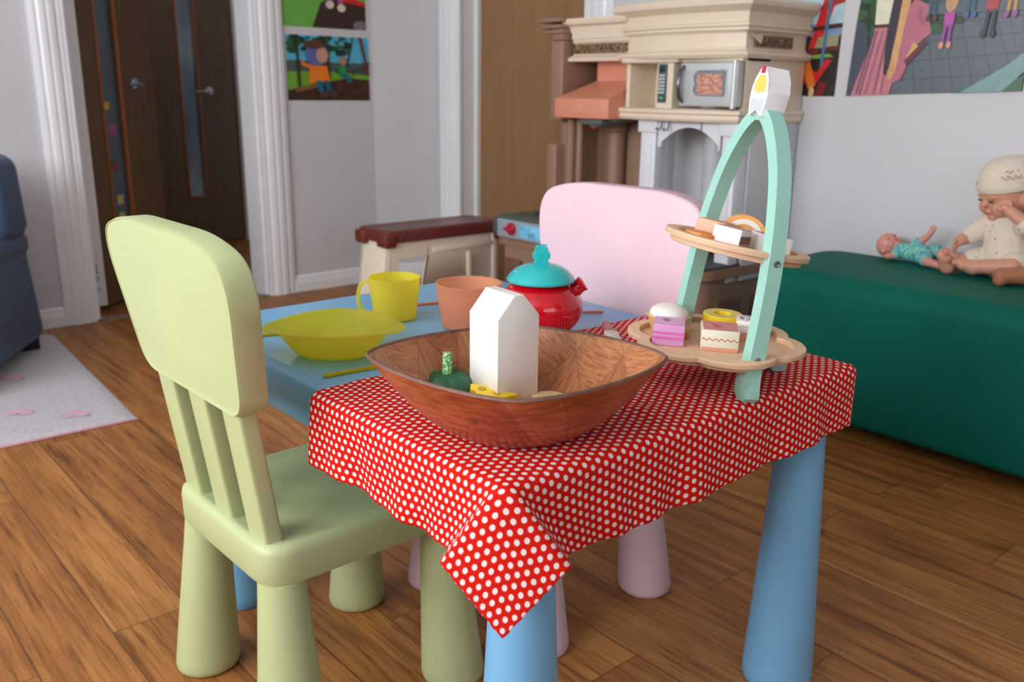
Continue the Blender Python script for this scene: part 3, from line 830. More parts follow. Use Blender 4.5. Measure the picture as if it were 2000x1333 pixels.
# cheese wedge
M_cheese = plastic('yellow_cheese_paint', (240, 206, 40), .45, .05, scale=30)
M_hole = plastic('cheese_hole_shade', (196, 158, 30), .6)
bm = bmesh.new()
poly = rounded_poly([(0, -.024), (.052, .004), (0, .026)], .004, 4)
prism(bm, poly, lambda a, b, t: (a, b, t), 0, .017, 0, .0012, 2)
ch = link('toy_cheese', bm, M_cheese, None, 30)
ch.location = (.066, .136, ZB+.015); 
tag(ch, 'yellow toy cheese wedge with holes, between the pepper and the carton', 'toy food')
for (a, b, r) in ((.010, -.006, .0034), (.012, .012, .0042), (.027, .004, .0036), (.004, -.016, .0026), (.002, .004, .0026)):
    bm = bmesh.new(); lathe(bm, [(0, .0006), (r*.8, .0006), (r, .0012), (r*1.05, .0005)], 18, (a, b, .0166))
    h = link('hole', bm, M_hole, ch)
ch.rotation_euler = (math.radians(8), math.radians(4), math.radians(-36))
# flat wooden piece at the bottom of the bowl
M_pine = woodmat('bare_pine', (214, 178, 136), (228, 196, 156), (60, 200, 200), .6)
bm = bmesh.new(); prism(bm, ell(0, 0, .019, .013, 0, 28), lambda a, b, t: (a, b, t), 0, .007, 0, .0012, 2)
o = link('wooden_slice', bm, M_pine, None, 30); o.location = (.150, .103, ZB+.013); o.rotation_euler = (.02, .0, -.7)
tag(o, 'small bare wood slice lying in the bowl right of the carton', 'toy food')

# ------------------------------------------------------------------ toy crockery
M_yel = clearplastic('clear_yellow_plastic', (250, 240, 104), .48, .3)
M_pch = clearplastic('clear_peach_plastic', (252, 200, 164), .45, .3)
M_yels = clearplastic('yellow_cutlery_plastic', (226, 212, 20), .12, .3)
M_pchs = clearplastic('peach_cutlery_plastic', (238, 150, 100), .12, .3)
# yellow oval dish with two lips
def make_dish():
    t = thing('toy_dish', 'clear yellow oval toy dish on the blue tabletop', 'dish', (.094, .468, TZ+.0005), math.radians(-41))
    NA = 88
    bm = bmesh.new()
    def o_(q, z, inn=0):
        row = []
        for j in range(NA):
            th = 2*PI*j/NA
            a = .050+.030*q+.016*max(0, q-.93)/.07*abs(math.cos(th))**3
            b = .036+.038*q+.003*max(0, q-.93)/.07
            zz = z-.004*abs(math.cos(th))**4*(max(0, q-.93)/.07)+.004*(1-abs(math.cos(th))**2)*q
            row.append(((a-inn)*math.cos(th), (b-inn)*math.sin(th), zz))
        return row
    rings = [o_(-.15, 0), o_(0, .002), o_(.3, .012), o_(.6, .024), o_(.9, .037), o_(.94, .039), o_(1, .040), o_(1, .0414), o_(.93, .0408, .0012), o_(.88, .037, .0014), o_(.6, .0255, .0014), o_(.3, .0135, .0014), o_(0, .0038, .0014), o_(-.15, .0018, .0014)]
    ring_loft(bm, rings)
    link('dish_body', bm, M_yel, t, 50)
    return t
make_dish()
def make_mug(label, name, cat, loc, r0, r1, h, mat, handle_ang, el=1.0):
    t = thing(name, label, cat, loc)
    bm = bmesh.new(); w = .0016
    vs = lathe(bm, [(0, .001), (r0-.004, .001), (r0, .003), (r0+.001, .012), (r0+.0012, .0125), (r1*.985, h*.72), (r1, h-.004), (r1+.0015, h-.002), (r1+.0015, h), (r1-.001, h), (r1-w, h-.006), (r0+.001-w, .014), (r0-w, .005), (0, .0035)], 56)
    for v in bm.verts: v.co.x *= el
    link('cup_body', bm, mat, t, 50)
    if handle_ang is not None:
        bm = bmesh.new()
        pts = []
        for k in range(15):
            s = k/14; a = PI*s
            pts.append(Vector((r1-.003+.021*math.sin(a)**.55, 0, h*.50+h*.38*math.cos(a))))
        rings = []
        for i, p in enumerate(pts):
            d = (pts[min(i+1, 14)]-pts[max(i-1, 0)]).normalized(); nrm = Vector((d.z, 0, -d.x))
            rings.append([p+nrm*a+Vector((0, b, 0)) for a, b in rounded_poly([(-.0022, -.0065), (.0022, -.0065), (.0022, .0065), (-.0022, .0065)], .0015, 2)])
        ring_loft(bm, rings)
        bmesh.ops.transform(bm, matrix=RZ(handle_ang), verts=bm.verts[:])
        link('handle', bm, mat, t)
    return t
ang_left = math.atan2(-rt.y, -rt.x)
make_mug('clear yellow toy mug with a loop handle behind the yellow dish', 'toy_mug', 'cup', (.268, .582, TZ+.0005), .033, .0395, .067, M_yel, ang_left)
make_mug('wide clear peach toy cup partly hidden behind the white carton', 'toy_cup', 'cup', (.327, .470, TZ+.0005), .040, .0490, .069, M_pch, None)
def cutlery(label, name, mat, p0, p1, w=.0048):
    p0 = Vector(p0); p1 = Vector(p1); L = (p1-p0).length
    bm = bmesh.new()
    if name == 'toy_knife': pl = [(0, -w*.8), (L*.5, -w*.6), (L*.55, -w*.9), (L*.96, -w), (L, w*.2), (L*.55, w*.8), (L*.5, w*.5), (0, w*.8)]
    else: pl = [(0, -w*.8), (L*.6, -w*.5), (L*.7, -w*1.7), (L*.9, -w*2), (L, 0), (L*.9, w*2), (L*.7, w*1.7), (L*.6, w*.5), (0, w*.8)]
    prism(bm, rounded_poly(pl, .003, 3), lambda a, b, t: (a, b, t), 0, .0035, 0, .001, 2)
    o = link(name, bm, mat, None, 30)
    o.location = (p0.x, p0.y, TZ+.0006); o.rotation_euler = (0, 0, math.atan2(p1.y-p0.y, p1.x-p0.x))
    return tag(o, label, 'toy cutlery')
cutlery('yellow toy knife lying along the edge of the dotted cloth', 'toy_knife', M_yels, (.030, .386, 0), (.155, .372, 0), .005)
cutlery('yellow toy spoon with its handle showing left of the yellow dish', 'toy_spoon', M_yels, (.030, .622, 0), (.140, .582, 0), .004)
cutlery('peach toy fork between the yellow mug and the peach cup', 'toy_fork', M_pchs, (.340, .632, 0), (.450, .60, 0), .004)
cutlery('peach toy spoon sticking out right of the red pot', 'toy_spoon', M_pchs, (.555, .404, 0), (.470, .455, 0), .0045)

# red pot with teal lid
M_redpot = plastic('glossy_red_plastic', (196, 8, 28), .10, .04, coat=.5, scale=20)
M_teal = plastic('glossy_teal_plastic', (40, 182, 184), .16, .04, coat=.3, scale=20)
pot = thing('toy_teapot', 'round glossy red toy teapot with a teal lid', 'toy pot', (.388, .376, TZ+.0036))
bm = bmesh.new()
prof = [(0, 0), (.028, 0), (.033, .004)]
for k in range(1, 15):
    a = -PI/2+.52+(PI-1.10)*k/14
    prof.append((.0635*math.cos(a), .0375+.046*math.sin(a)))
prof += [(.0475, .0768), (.045, .0755), (0, .074)]
lathe(bm, prof, 56); link('pot_body', bm, M_redpot, pot, 40)
bm = bmesh.new()
lathe(bm, [(0, .0755), (.0465, .0755), (.0500, .077), (.0505, .0795), (.048, .084), (.040, .0925), (.028, .099), (.014, .1025), (0, .1035)], 56)
lid = link('lid', bm, M_teal, pot, 40)
bm = bmesh.new()
prof = [(-.011, 0), (.011, 0), (.011, .004), (.009, .006), (.013, .010), (.013, .016), (.009, .019), (.0105, .022), (.008, .025), (.008, .028), (-.008, .028), (-.008, .025), (-.0105, .022), (-.009, .019), (-.013, .016), (-.013, .010), (-.009, .006), (-.011, .004)]
prism(bm, rounded_poly(prof, .0015, 2), lambda a, b, t: (rt.x*a-rt.y*t*0+fw.x*t, rt.y*a+fw.y*t, .1015+b), -.007, .007, 0, .0015, 2)
link('knob', bm, M_teal, lid, 40)
bm = bmesh.new()
R3 = Vector((rt.x, rt.y, 0))
tube(bm, [R3*.044+Vector((0, 0, .058)), R3*.054+Vector((0, 0, .066)), R3*.058+Vector((0, 0, .070)), R3*.062+Vector((0, 0, .0735)), R3*.0635+Vector((0, 0, .0745))], [.014, .0105, .0105, .0125, .009], 24)
link('spout', bm, M_redpot, pot, 60)

# ------------------------------------------------------------------ cake stand
M_mint = plastic('mint_painted_wood', (156, 208, 194), .5, .03, .05, scale=40)
M_ply = woodmat('plywood_tray_top', (222, 184, 144), (234, 202, 166), (30, 160, 30), .55)
t = NT('plywood_layers'); v = t.coord(); sp = t.n('SeparateXYZ'); t.l(v, sp.inputs[0])
n = t.noise(t.mapping(v, (40, 40, 200)), 1, 3)
s_ = t.math('SINE', t.math('MULTIPLY', sp.outputs[2], 3000))
cc = t.mix(t.math('MULTIPLY_ADD', s_, .25, .4, clamp=True), srgb((226, 194, 158)), srgb((196, 152, 124)))
M_plyedge = t.done(t.bsdf(cc, .6))
CS = thing('cake_stand', 'two tier mint green arched cake stand with plywood trays on the dotted cloth', 'cake stand', (.4074, .0836, ZC+.0012))
tx_, ty_, yw_ = .0835, .122, 1.15
CSM = Matrix.Rotation(ty_, 4, 'Y')@Matrix.Rotation(tx_, 4, 'X')@Matrix.Rotation(yw_, 4, 'Z')
CS.rotation_euler = CSM.to_euler()
CSW = T(.4074, .0836, ZC+.0012)@CSM
# arch
def arch_pts(off):
    """centre line of the arch, offset outwards; left half mirrored"""
    P_ = [(-.0905, .040), (-.0885, .10), (-.084, .152), (-.0745, .206), (-.058, .259), (-.036, .298), (-.016, .319), (0, .326)]
    full = P_+[(-x, z) for x, z in P_[-2::-1]]
    # densify with catmull-rom
    out = []
    for i in range(len(full)-1):
        p0 = Vector(full[max(i-1, 0)]); p1 = Vector(full[i]); p2 = Vector(full[i+1]); p3 = Vector(full[min(i+2, len(full)-1)])
        for k in range(5):
            t = k/5
            out.append(.5*((2*p1)+(-p0+p2)*t+(2*p0-5*p1+4*p2-p3)*t*t+(-p0+3*p1-3*p2+p3)*t**3))
    out.append(Vector(full[-1]))
    res = []
    for i, p in enumerate(out):
        d = (out[min(i+1, len(out)-1)]-out[max(i-1, 0)]).normalized()
        res.append((p.x-d.y*off, p.y+d.x*off))
    return res
bm = bmesh.new()
W_ = .0085; THK = .0095
outer = arch_pts(W_); inner = arch_pts(-W_)
footL = [(-.100, .030), (-.101, .020), (-.106, .012), (-.1065, .005), (-.102, .000), (-.088, 0.0), (-.080, .006), (-.078, .018), (-.080, .032)]
poly = [p for p in footL]+inner+[(-x, z) for x, z in footL[::-1]]+outer[::-1]
prism(bm, poly, lambda a, b, t: (a, t, b), -THK, THK, 0, .0012, 2)
bmesh.ops.triangulate(bm, faces=[f for f in bm.faces if len(f.verts) > 8])
link('arch', bm, M_mint, CS, 30)
M_screw = plastic('steel_screw', (150, 150, 150), .35, .05, metal=1)
M_dark = plastic('dark_grey_plastic', (42, 42, 46), .45)
for z, x in ((.050, -.0995), (.163, -.0925)):
    for s in (1, -1):
        bm = bmesh.new()
        lathe(bm, [(0, 0), (.0036, 0), (.0040, .0006), (.0030, .0012), (.0012, .0006), (0, .0004)], 16)
        bmesh.ops.transform(bm, matrix=T(s*x, 0, z)@Matrix.Rotation(-s*PI/2, 4, 'Y')@T(0, 0, -.0003), verts=bm.verts[:])
        link('screw', bm, M_screw, CS)
# low cross feet under the lower tray (grey-mint)
bm = bmesh.new()
M_gm = plastic('grey_mint_wood', (160, 194, 184), .55)
prism(bm, rounded_poly([(-.098, .040), (-.108, .018), (-.100, .0145), (-.086, .013), (-.072, .040)], .004, 4), lambda a, b, t: (t, a, b), -.011, .011, 0, .001, 2)
link('cross_foot', bm, M_gm, CS, 30)
bm = bmesh.new(); prism(bm, rounded_poly([(.092, .020), (.098, .006), (.092, -.001), (.080, 0), (.070, .020)], .004, 4), lambda a, b, t: (t, a, b+.003), -.011, .011, 0, .001, 2)
link('cross_foot', bm, M_gm, CS, 30)
def flower(R0, amp, n, m=120, ph=0):
    return [((R0+amp*abs(math.cos(n/2*(2*PI*i/m)+ph))**.7)*math.cos(2*PI*i/m), (R0+amp*abs(math.cos(n/2*(2*PI*i/m)+ph))**.7)*math.sin(2*PI*i/m)) for i in range(m)]
def tray(name, z, outl, inn, base, notch):
    """ring border on a solid base disc; z = top of the border. sub-meshes: border, base"""
    bm = bmesh.new()
    m = len(outl)
    bt = .0065
    lay = [[(x, y, z-bt) for x, y in outl], [(x*1.003, y*1.003, z-bt*.5) for x, y in outl], [(x, y, z-.0008) for x, y in outl], [(x*.994, y*.994, z) for x, y in outl], [(x*1.008, y*1.008, z) for x, y in inn], [(x, y, z-.0008) for x, y in inn], [(x, y, z-bt) for x, y in inn]]
    vr = [[bm.verts.new(p) for p in r] for r in lay]
    for i in range(7):
        a, b = vr[i], vr[(i+1) % 7]
        for j in range(m):
            f = bm.faces.new((a[j], a[(j+1) % m], b[(j+1) % m], b[j])); f.material_index = 1 if i in (0, 1) else 0
    o = link(name, bm, [M_ply, M_plyedge], CS, 35)
    bm = bmesh.new()
    ring_loft(bm, [[(x*.985, y*.985, z-bt-.0075) for x, y in base], [(x, y, z-bt-.0068) for x, y in base], [(x, y, z-bt) for x, y in base]], True, 0)
    for f in bm.faces:
        f.material_index = 1 if abs(f.normal.z) < .5 else 0
    bm.normal_update()
    for f in bm.faces: f.material_index = 1 if abs(f.normal.z) < .5 else 0
    ob = link('tray_base', bm, [M_ply, M_plyedge], o, 35)
    return o
lo_out = flower(.095, .0155, 6, 144, .5); lo_in = flower(.080, .0155, 6, 144, .5); lo_base = flower(.085, .014, 6, 144, .5)
up_out = ell(0, 0, .0880, .0880, 0, 96); up_in = ell(0, 0, .073, .073, 0, 96); up_base = ell(0, 0, .080, .080, 0, 96)
H1, H2 = .050, .173
tray('lower_tray', H1, lo_out, lo_in, lo_base, 0)
tray('upper_tray', H2, up_out, up_in, up_base, 0)
Z1, Z2 = H1-.0065, H2-.0065
# cupcake finial on top of the arch
M_fin = plastic('white_finial_paint', (238, 238, 240), .45, .03)
bm = bmesh.new()
hp = [(-.017, .306), (-.021, .332), (-.0225, .345), (-.019, .352), (-.0195, .360), (-.015, .366), (-.0145, .372), (-.008, .377), (-.0075, .384), (.0075, .384), (.008, .377), (.0145, .372), (.015, .366), (.0195, .360), (.019, .352), (.0225, .345), (.021, .332), (.017, .306), (.010, .306), (0, .317), (-.010, .306)]
hp = [(x*.84, .322+(z-.308)*.72) for x, z in hp]
prism(bm, hp, lambda a, b, t: (a, t, b), -.0150, .0150, 0, .0012, 2)
bmesh.ops.triangulate(bm, faces=[f for f in bm.faces if len(f.verts) > 8])
fin = link('cupcake_finial', bm, M_fin, CS, 30)
def zz(z): return .322+(z-.308)*.72
P_ic = [plastic('yellow_icing_paint', (232, 206, 96), .5), plastic('red_cherry_paint', (196, 36, 60), .5), plastic('blue_line_paint', (86, 160, 184), .5)]
for s in (1, -1):
    y = s*.0152
    pr_ = [(-.013, .343), (-.010, .347), (-.008, .341), (-.004, .347), (-.001, .340), (.003, .347), (.006, .341), (.010, .347), (.013, .343), (.014, .356), (.011, .364), (.006, .371), (-.006, .371), (-.011, .364), (-.014, .356)]
    bm = bmesh.new(); bm.faces.new([bm.verts.new((a*.84, y, zz(b))) for a, b in pr_]); link('painted_icing', bm, P_ic[0], fin, 5)
    bm = bmesh.new(); bm.faces.new([bm.verts.new((a*.84, y, zz(b))) for a, b in [(-.005, .3735), (.005, .3735), (.0055, .384), (-.0055, .384)]]); link('painted_cherry', bm, P_ic[1], fin, 5)
    bm = bmesh.new()
    for k in range(6):
        x = -.0135+.0054*k
        bm.faces.new([bm.verts.new((a*.84, y, zz(b))) for a, b in [(x*.82-.0004, .312), (x*.82+.0004, .312), (x+.0005, .333), (x-.0005, .333)]])
    link('painted_lines', bm, P_ic[2], fin, 5)

# toy cakes : placed in the stand's frame so that they sit on the tilted trays
def on_tray(o, x, y, z, rz=0, rx=0):
    M = CSW@T(x, y, z)@RZ(rz)@Matrix.Rotation(rx, 4, 'X')
    o.location = M.to_translation(); o.rotation_euler = M.to_euler()
def cake_block(name, label, w, d, h, mat, bands, top=None, sides=(0, 1, 2, 3)):
    """bands: list of (z0,z1,mat,wavy)"""
    bm = bmesh.new(); bx(bm, (-w/2, -d/2, 0), (w/2, d/2, h), .0012, 2)
    root = link(name, bm, mat, None, 30); tag(root, label, 'toy cake')
    if bands:
        bm = bmesh.new(); ms = []
        e = .00025
        for z0, z1, m_, wavy in bands:
            if m_ not in ms: ms.append(m_)
            mi = ms.index(m_)
            for side in sides:
                L = w if side % 2 == 0 else d; D = (d if side % 2 == 0 else w)/2+e
                n = 48; ptsb = []; ptst = []
                for k in range(n+1):
                    s = -L/2+.001+(L-.002)*k/n
                    if wavy == 'line':
                        o_ = .0013*math.sin(k*2*PI/8); b_, t_ = (z0+z1)/2+o_-.0005, (z0+z1)/2+o_+.0005
                    elif wavy == 'scallop': b_, t_ = z0, z1+.0016*abs(math.sin(k*PI/6))
                    else: b_, t_ = z0, z1
                    ptsb.append((s, b_)); ptst.append((s, t_))
                M = RZ(side*PI/2)
                for k in range(n):
                    f = bm.faces.new([bm.verts.new(M@Vector((a, -D, b))) for a, b in (ptsb[k], ptsb[k+1], ptst[k+1], ptst[k])]); f.material_index = mi
        link('painted_band', bm, ms, root, 5)
    if top:
        bm = bmesh.new(); ms = []
        for shp, m_, lay in top:
            if m_ not in ms: ms.append(m_)
            f = bm.faces.new([bm.verts.new((a, b, h+.0002+.0001*lay)) for a, b in shp]); f.material_index = ms.index(m_)
        link('painted_top', bm, ms, root, 5)
    return root
m_pk = plastic('mauve_pink_paint', (222, 160, 210), .4); m_pk2 = plastic('bright_pink_stripe', (226, 110, 190), .4)
m_cr = plastic('cream_paint', (236, 230, 210), .4); m_rz = plastic('dark_red_icing_line', (190, 24, 44), .4); m_dp = plastic('dusty_pink_icing', (214, 140, 132), .5)
m_sal = plastic('salmon_paint', (232, 156, 130), .5); m_wh = plastic('white_cake_paint', (238, 234, 230), .35); m_br = plastic('chocolate_brown_paint', (120, 76, 60), .5)
m_or = plastic('pale_orange_paint', (240, 170, 96), .4); m_ylw = plastic('bright_yellow_paint', (238, 206, 40), .4); m_bis = woodmat('orange_biscuit_wood', (206, 120, 60), (220, 138, 74), (60, 200, 60), .5)
m_ros = plastic('rose_dots', (196, 96, 104), .5); m_wht = plastic('white_hatch_paint', (246, 236, 246), .5); m_pchc = plastic('peach_block_paint', (226, 164, 138), .5)
m_pk3 = plastic('mauve_dark_icing', (150, 104, 130), .5); m_bk = plastic('black_dots_paint', (40, 34, 36), .5)
LT, UT = math.radians(-7.0), math.radians(2.5)
MLT = T(0, 0, Z1)@Matrix.Rotation(LT, 4, 'X')@T(0, 0, -Z1); MUT = T(0, 0, Z2)@Matrix.Rotation(UT, 4, 'X')@T(0, 0, -Z2)
for ch_ in CS.children:
    if ch_.name.startswith('lower_tray'): ch_.matrix_local = MLT
    if ch_.name.startswith('upper_tray'): ch_.matrix_local = MUT
def on_tray(o, x, y, z, rz=0, rx=0):
    M = CSW@(MLT if z < .1 else MUT)@T(x, y, z+.0003)@RZ(rz)@Matrix.Rotation(rx, 4, 'X')
    o.location = M.to_translation(); o.rotation_euler = M.to_euler()

# lower tray
hatch = [([(-.018, -.018), (.018, -.018), (.018, .018), (-.018, .018)], m_pk, 0)]
for k in range(6):
    x = -.015+.0060*k
    hatch.append(([(x, -.015), (x+.0008, -.015), (x-.004, .015), (x-.0048, .015)], m_wht, 1))
hatch.append((ell(.002, .004, .007, .0045, .3), m_pk3, 2))
c = cake_block('toy_cake', 'mauve toy cake block with bright pink stripes on the lower tray', .038, .038, .027, m_pk, [(.008, .0115, m_pk2, ''), (.0145, .0175, m_pk2, '')], hatch)
on_tray(c, .008, .060, Z1, math.radians(-28))
dots = [([(-.0205, -.0205), (.0205, -.0205), (.0205, .0205), (-.0205, .0205)], m_dp, 0), (ell(-.004, .003, .0045, .004), m_ros, 2), (ell(.005, .007, .0042, .004), m_ros, 2)]
for k in range(26):
    a, b = R.uniform(-.015, .015), R.uniform(-.015, .015); dots.append((ell(a, b, .0006, .0006, 0, 6), m_wht, 1))
c = cake_block('toy_cake', 'cream toy cake block with a wavy red line and pink top on the lower tray', .045, .045, .026, m_cr, [(.013, .016, m_rz, 'line'), (.0, .0045, m_sal, '')], dots)
on_tray(c, -.020, .006, Z1, math.radians(-26))
c = cake_block('toy_cake', 'black speckled toy cake block half hidden behind the near mint leg', .034, .034, .025, m_wh, [(.0, .010, m_sal, ''), (.017, .019, m_dp, 'line')], [(ell(R.uniform(-.013, .013), R.uniform(-.013, .013), .0022, .0010, R.uniform(0, 3), 8), m_bk, 0) for _ in range(16)])
on_tray(c, .010, -.054, Z1, math.radians(-32))
# egg tart
tart = thing('toy_tart', 'round toy tart with a white domed top at the back left of the lower tray', 'toy cake')
bm = bmesh.new(); lathe(bm, [(0, 0), (.019, 0), (.021, .002), (.0265, .019), (.0285, .0225), (.0275, .0245), (.024, .0235), (0, .0235)], 40)
link('tart_case', bm, plastic('tan_tart_case', (222, 176, 126), .5), tart, 40)
t = NT('browned_white_icing'); v = t.coord(); cc = t.ramp(t.noise(v, 36, 2), [(.55, srgb((240, 236, 228))), (.75, srgb((226, 186, 138)))])
M_ic = t.done(t.bsdf(cc, .3, 0, None, .2))
bm = bmesh.new(); lathe(bm, [(0, .022), (.0245, .0225), (.0250, .026), (.022, .0305), (.016, .0345), (.008, .0362), (0, .0367)], 40)
link('icing_dome', bm, M_ic, tart, 60)
on_tray(tart, .052, .040, Z1)
# yellow pineapple ring on an orange slice
def ring_obj(name, label, r0, r1, h, mats, hex_=True):
    bm = bmesh.new(); n = 48
    def hx(r): return [(r*(1+.05*math.cos(6*2*PI*i/n))*math.cos(2*PI*i/n), r*(1+.05*math.cos(6*2*PI*i/n))*math.sin(2*PI*i/n)) for i in range(n)]
    I, Oo = hx(r0), ell(0, 0, r1, r1, 0, n)
    rings = [[(x, y, .001) for x, y in Oo], [(x, y, h-.001) for x, y in Oo], [(x*.97, y*.97, h) for x, y in Oo], [(x, y, h) for x, y in I], [(x, y, 0) for x, y in I], [(x*.97, y*.97, 0) for x, y in Oo]]
    vr = [[bm.verts.new(p) for p in r] for r in rings]
    for i in range(6):
        a, b = vr[i], vr[(i+1) % 6]
        for j in range(n):
            f = bm.faces.new((a[j], a[(j+1) % n], b[(j+1) % n], b[j])); f.material_index = 1 if i == 2 else 0
    o = link(name, bm, mats, None, 35); return tag(o, label, 'toy cake')
def disc_obj(name, label, r, h, mat, cat='toy cake'):
    bm = bmesh.new(); prism(bm, ell(0, 0, r, r, 0, 36), lambda a, b, t: (a, b, t), 0, h, 0, .001, 2)
    return tag(link(name, bm, mat, None, 35), label, cat)
c = disc_obj('toy_orange_slice', 'orange toy slice directly under the yellow ring', .0215, .0085, m_or); on_tray(c, .055, -.040, Z1)
c = ring_obj('toy_ring', 'bright yellow toy pineapple ring with a hexagonal hole on the lower tray', .0115, .0255, .012, [m_ylw, plastic('yellow_ring_top', (226, 204, 110), .5)]); on_tray(c, .055, -.040, Z1+.0088)
c = disc_obj('toy_biscuit', 'small orange toy biscuit between the mauve and cream cakes', .013, .0055, m_bis); on_tray(c, .026, .036, Z1)
# upper tray
c = cake_block('toy_cake', 'white toy cake block with brown icing scallops at the front of the upper tray', .036, .030, .021, m_wh, [(.004, .0125, m_br, 'scallop'), (.002, .0032, m_rz, '')], [([(-.017, -.014), (.017, -.014), (.017, .014), (-.017, .014)], m_dp, 0)], (3,))
on_tray(c, -.024, .024, Z2+.002, math.radians(34))
c = cake_block('toy_cake', 'peach toy cake block behind the brown iced one on the upper tray', .038, .034, .021, m_pchc, [], None)
on_tray(c, .022, .022, Z2+.003, math.radians(40))
c = cake_block('toy_cake', 'white toy cake with pink top behind the near mint leg, upper tray', .036, .042, .022, m_wh, [], [([(-.015, -.019), (.015, -.019), (.015, .019), (-.015, .019)], m_dp, 0)]+[(ell(R.uniform(-.013, .013), R.uniform(-.016, .016), .0012, .0012, 0, 8), m_ros, 1) for _ in range(12)])
on_tray(c, -.018, -.034, Z2, math.radians(-14))
# swirl roll (standing half-hidden cylinder with concentric rings)
sw = thing('toy_swiss_roll', 'round orange and white striped toy swiss roll standing on the upper tray', 'toy cake')
bm = bmesh.new(); prism(bm, ell(0, 0, .030, .030, 0, 40, 0, PI)+[(-.030, 0)], lambda a, b, t: (a, t, b), -.010, .010, 0, .0008, 2)
link('roll_body', bm, m_or, sw, 35)
for sd in (-1, 1):
    bm = bmesh.new()
    for r0, r1 in ((.0185, .0245), (.0085, .0135), (0, .0035)):
        n = 30
        a = [bm.verts.new((r1*math.cos(PI*i/n), sd*.0102, .0006+r1*math.sin(PI*i/n))) for i in range(n+1)]
        b = [bm.verts.new((r0*math.cos(PI*i/n), sd*.0102, .0004+r0*math.sin(PI*i/n))) for i in range(n+1)]
        for i in range(n): bm.faces.new((a[i], a[i+1], b[i+1], b[i]))
    link('painted_swirl', bm, m_wh, sw, 5)
on_tray(sw, .030, -.024, Z2+.007, math.radians(-116))
c = disc_obj('toy_biscuit', 'flat orange toy biscuit at the left end of the upper tray', .020, .009, m_bis); on_tray(c, -.002, .051, Z2)
# toy knife tucked under the left lobe of the stand
kn = thing('toy_knife', 'toy knife with a dusty pink handle tucked under the left lobe of the lower tray', 'toy cutlery', (.468, .315, ZC+.0075), math.atan2(-.075, -.062))
bm = bmesh.new(); tube(bm, [(-.012, 0, 0), (-.008, 0, 0), (.0, 0, 0), (.030, 0, 0), (.036, 0, 0)], [.003, .0065, .0068, .0066, .006], 16); link('handle', bm, plastic('dusty_pink_handle', (186, 112, 112), .5), kn)
bm = bmesh.new(); prism(bm, rounded_poly([(.035, -.009), (.105, -.010), (.112, 0), (.105, .010), (.035, .010)], .006, 4), lambda a, b, t: (a, b, t), -.0030, .0030, 0, .0012, 2); link('blade', bm, plastic('pale_grey_blade', (206, 200, 192), .5), kn)

# ------------------------------------------------------------------ rug
def rug_mat():
    t = NT('white_rug_with_pink_hearts'); v = t.coord()
    n = t.noise(v, 90, 4, .7); n2 = t.noise(v, 420, 3, .7)
    c = t.ramp(n, [(.3, srgb((206, 200, 208))), (.7, srgb((238, 236, 240)))])
    return t.done(t.bsdf(c, .95, 0, t.bump(t.math('ADD', n, n2), .9, .006), 0, .1, .3))
M_rug = rug_mat()
rg = thing('rug', 'fluffy white rug with pale pink hearts on the floor at the left', 'rug', (0, 0, 0))
bm = bmesh.new()
c0, c1, c2, c3 = Vector((.203, 1.690)), Vector((-1.3, 1.725)), Vector((-1.26, 2.70)), Vector((.262, 2.70))
n = 60
gv = []
for i in range(n+1):
    row = []
    for j in range(n+1):
        p = c0.lerp(c1, i/n).lerp(c3.lerp(c2, i/n), j/n)
        edge = min(i, n-i, j, n-j)
        row.append(bm.verts.new((p.x, p.y, .010+.0012*R.random() if edge > 0 else .001)))
    gv.append(row)
for i in range(n):
    for j in range(n): bm.faces.new((gv[i][j], gv[i+1][j], gv[i+1][j+1], gv[i][j+1]))
link('rug_pile', bm, M_rug, rg, 180)
bm = bmesh.new(); bx(bm, (-1.3, -.004, .0008), (.0, .003, .006), .001)
bmesh.ops.transform(bm, matrix=T(c0.x, c0.y, 0)@RZ(math.atan2(c1.y-c0.y, c1.x-c0.x)+PI), verts=bm.verts[:])
link('pink_binding', bm, plastic('pink_binding', (226, 170, 186), .9), rg)
tmat = NT('pink_heart_pile'); v = tmat.coord(); nn_ = tmat.noise(v, 300, 3, .7)
M_heart = tmat.done(tmat.bsdf(tmat.ramp(nn_, [(.3, srgb((214, 168, 190))), (.7, srgb((236, 200, 216)))]), .95, 0, tmat.bump(nn_, .8, .004)))
for (cx, cy, s, a) in HEARTS if 'HEARTS' in globals() else ((-.020, 1.905, .036, 2.6), (.085, 1.80, .036, 2.7), (.03, 2.24, .045, 2.4), (-.15, 2.5, .04, 2.5), (.15, 2.55, .03, 2.2)):
    bm = bmesh.new(); pts = []
    for k in range(40):
        th = 2*PI*k/40
        hx_, hy_ = 16*math.sin(th)**3/16, (13*math.cos(th)-5*math.cos(2*th)-2*math.cos(3*th)-math.cos(4*th))/16
        pts.append((hx_*s, hy_*s))
    ca, sa = math.cos(a), math.sin(a)
    vv = [bm.verts.new((cx+x*ca-y*sa, cy+x*sa+y*ca, .0124)) for x, y in pts]
    cc_ = bm.verts.new((cx, cy, .0126))
    for k in range(40): bm.faces.new((cc_, vv[k], vv[(k+1) % 40]))
    link('pink_heart', bm, M_heart, rg)

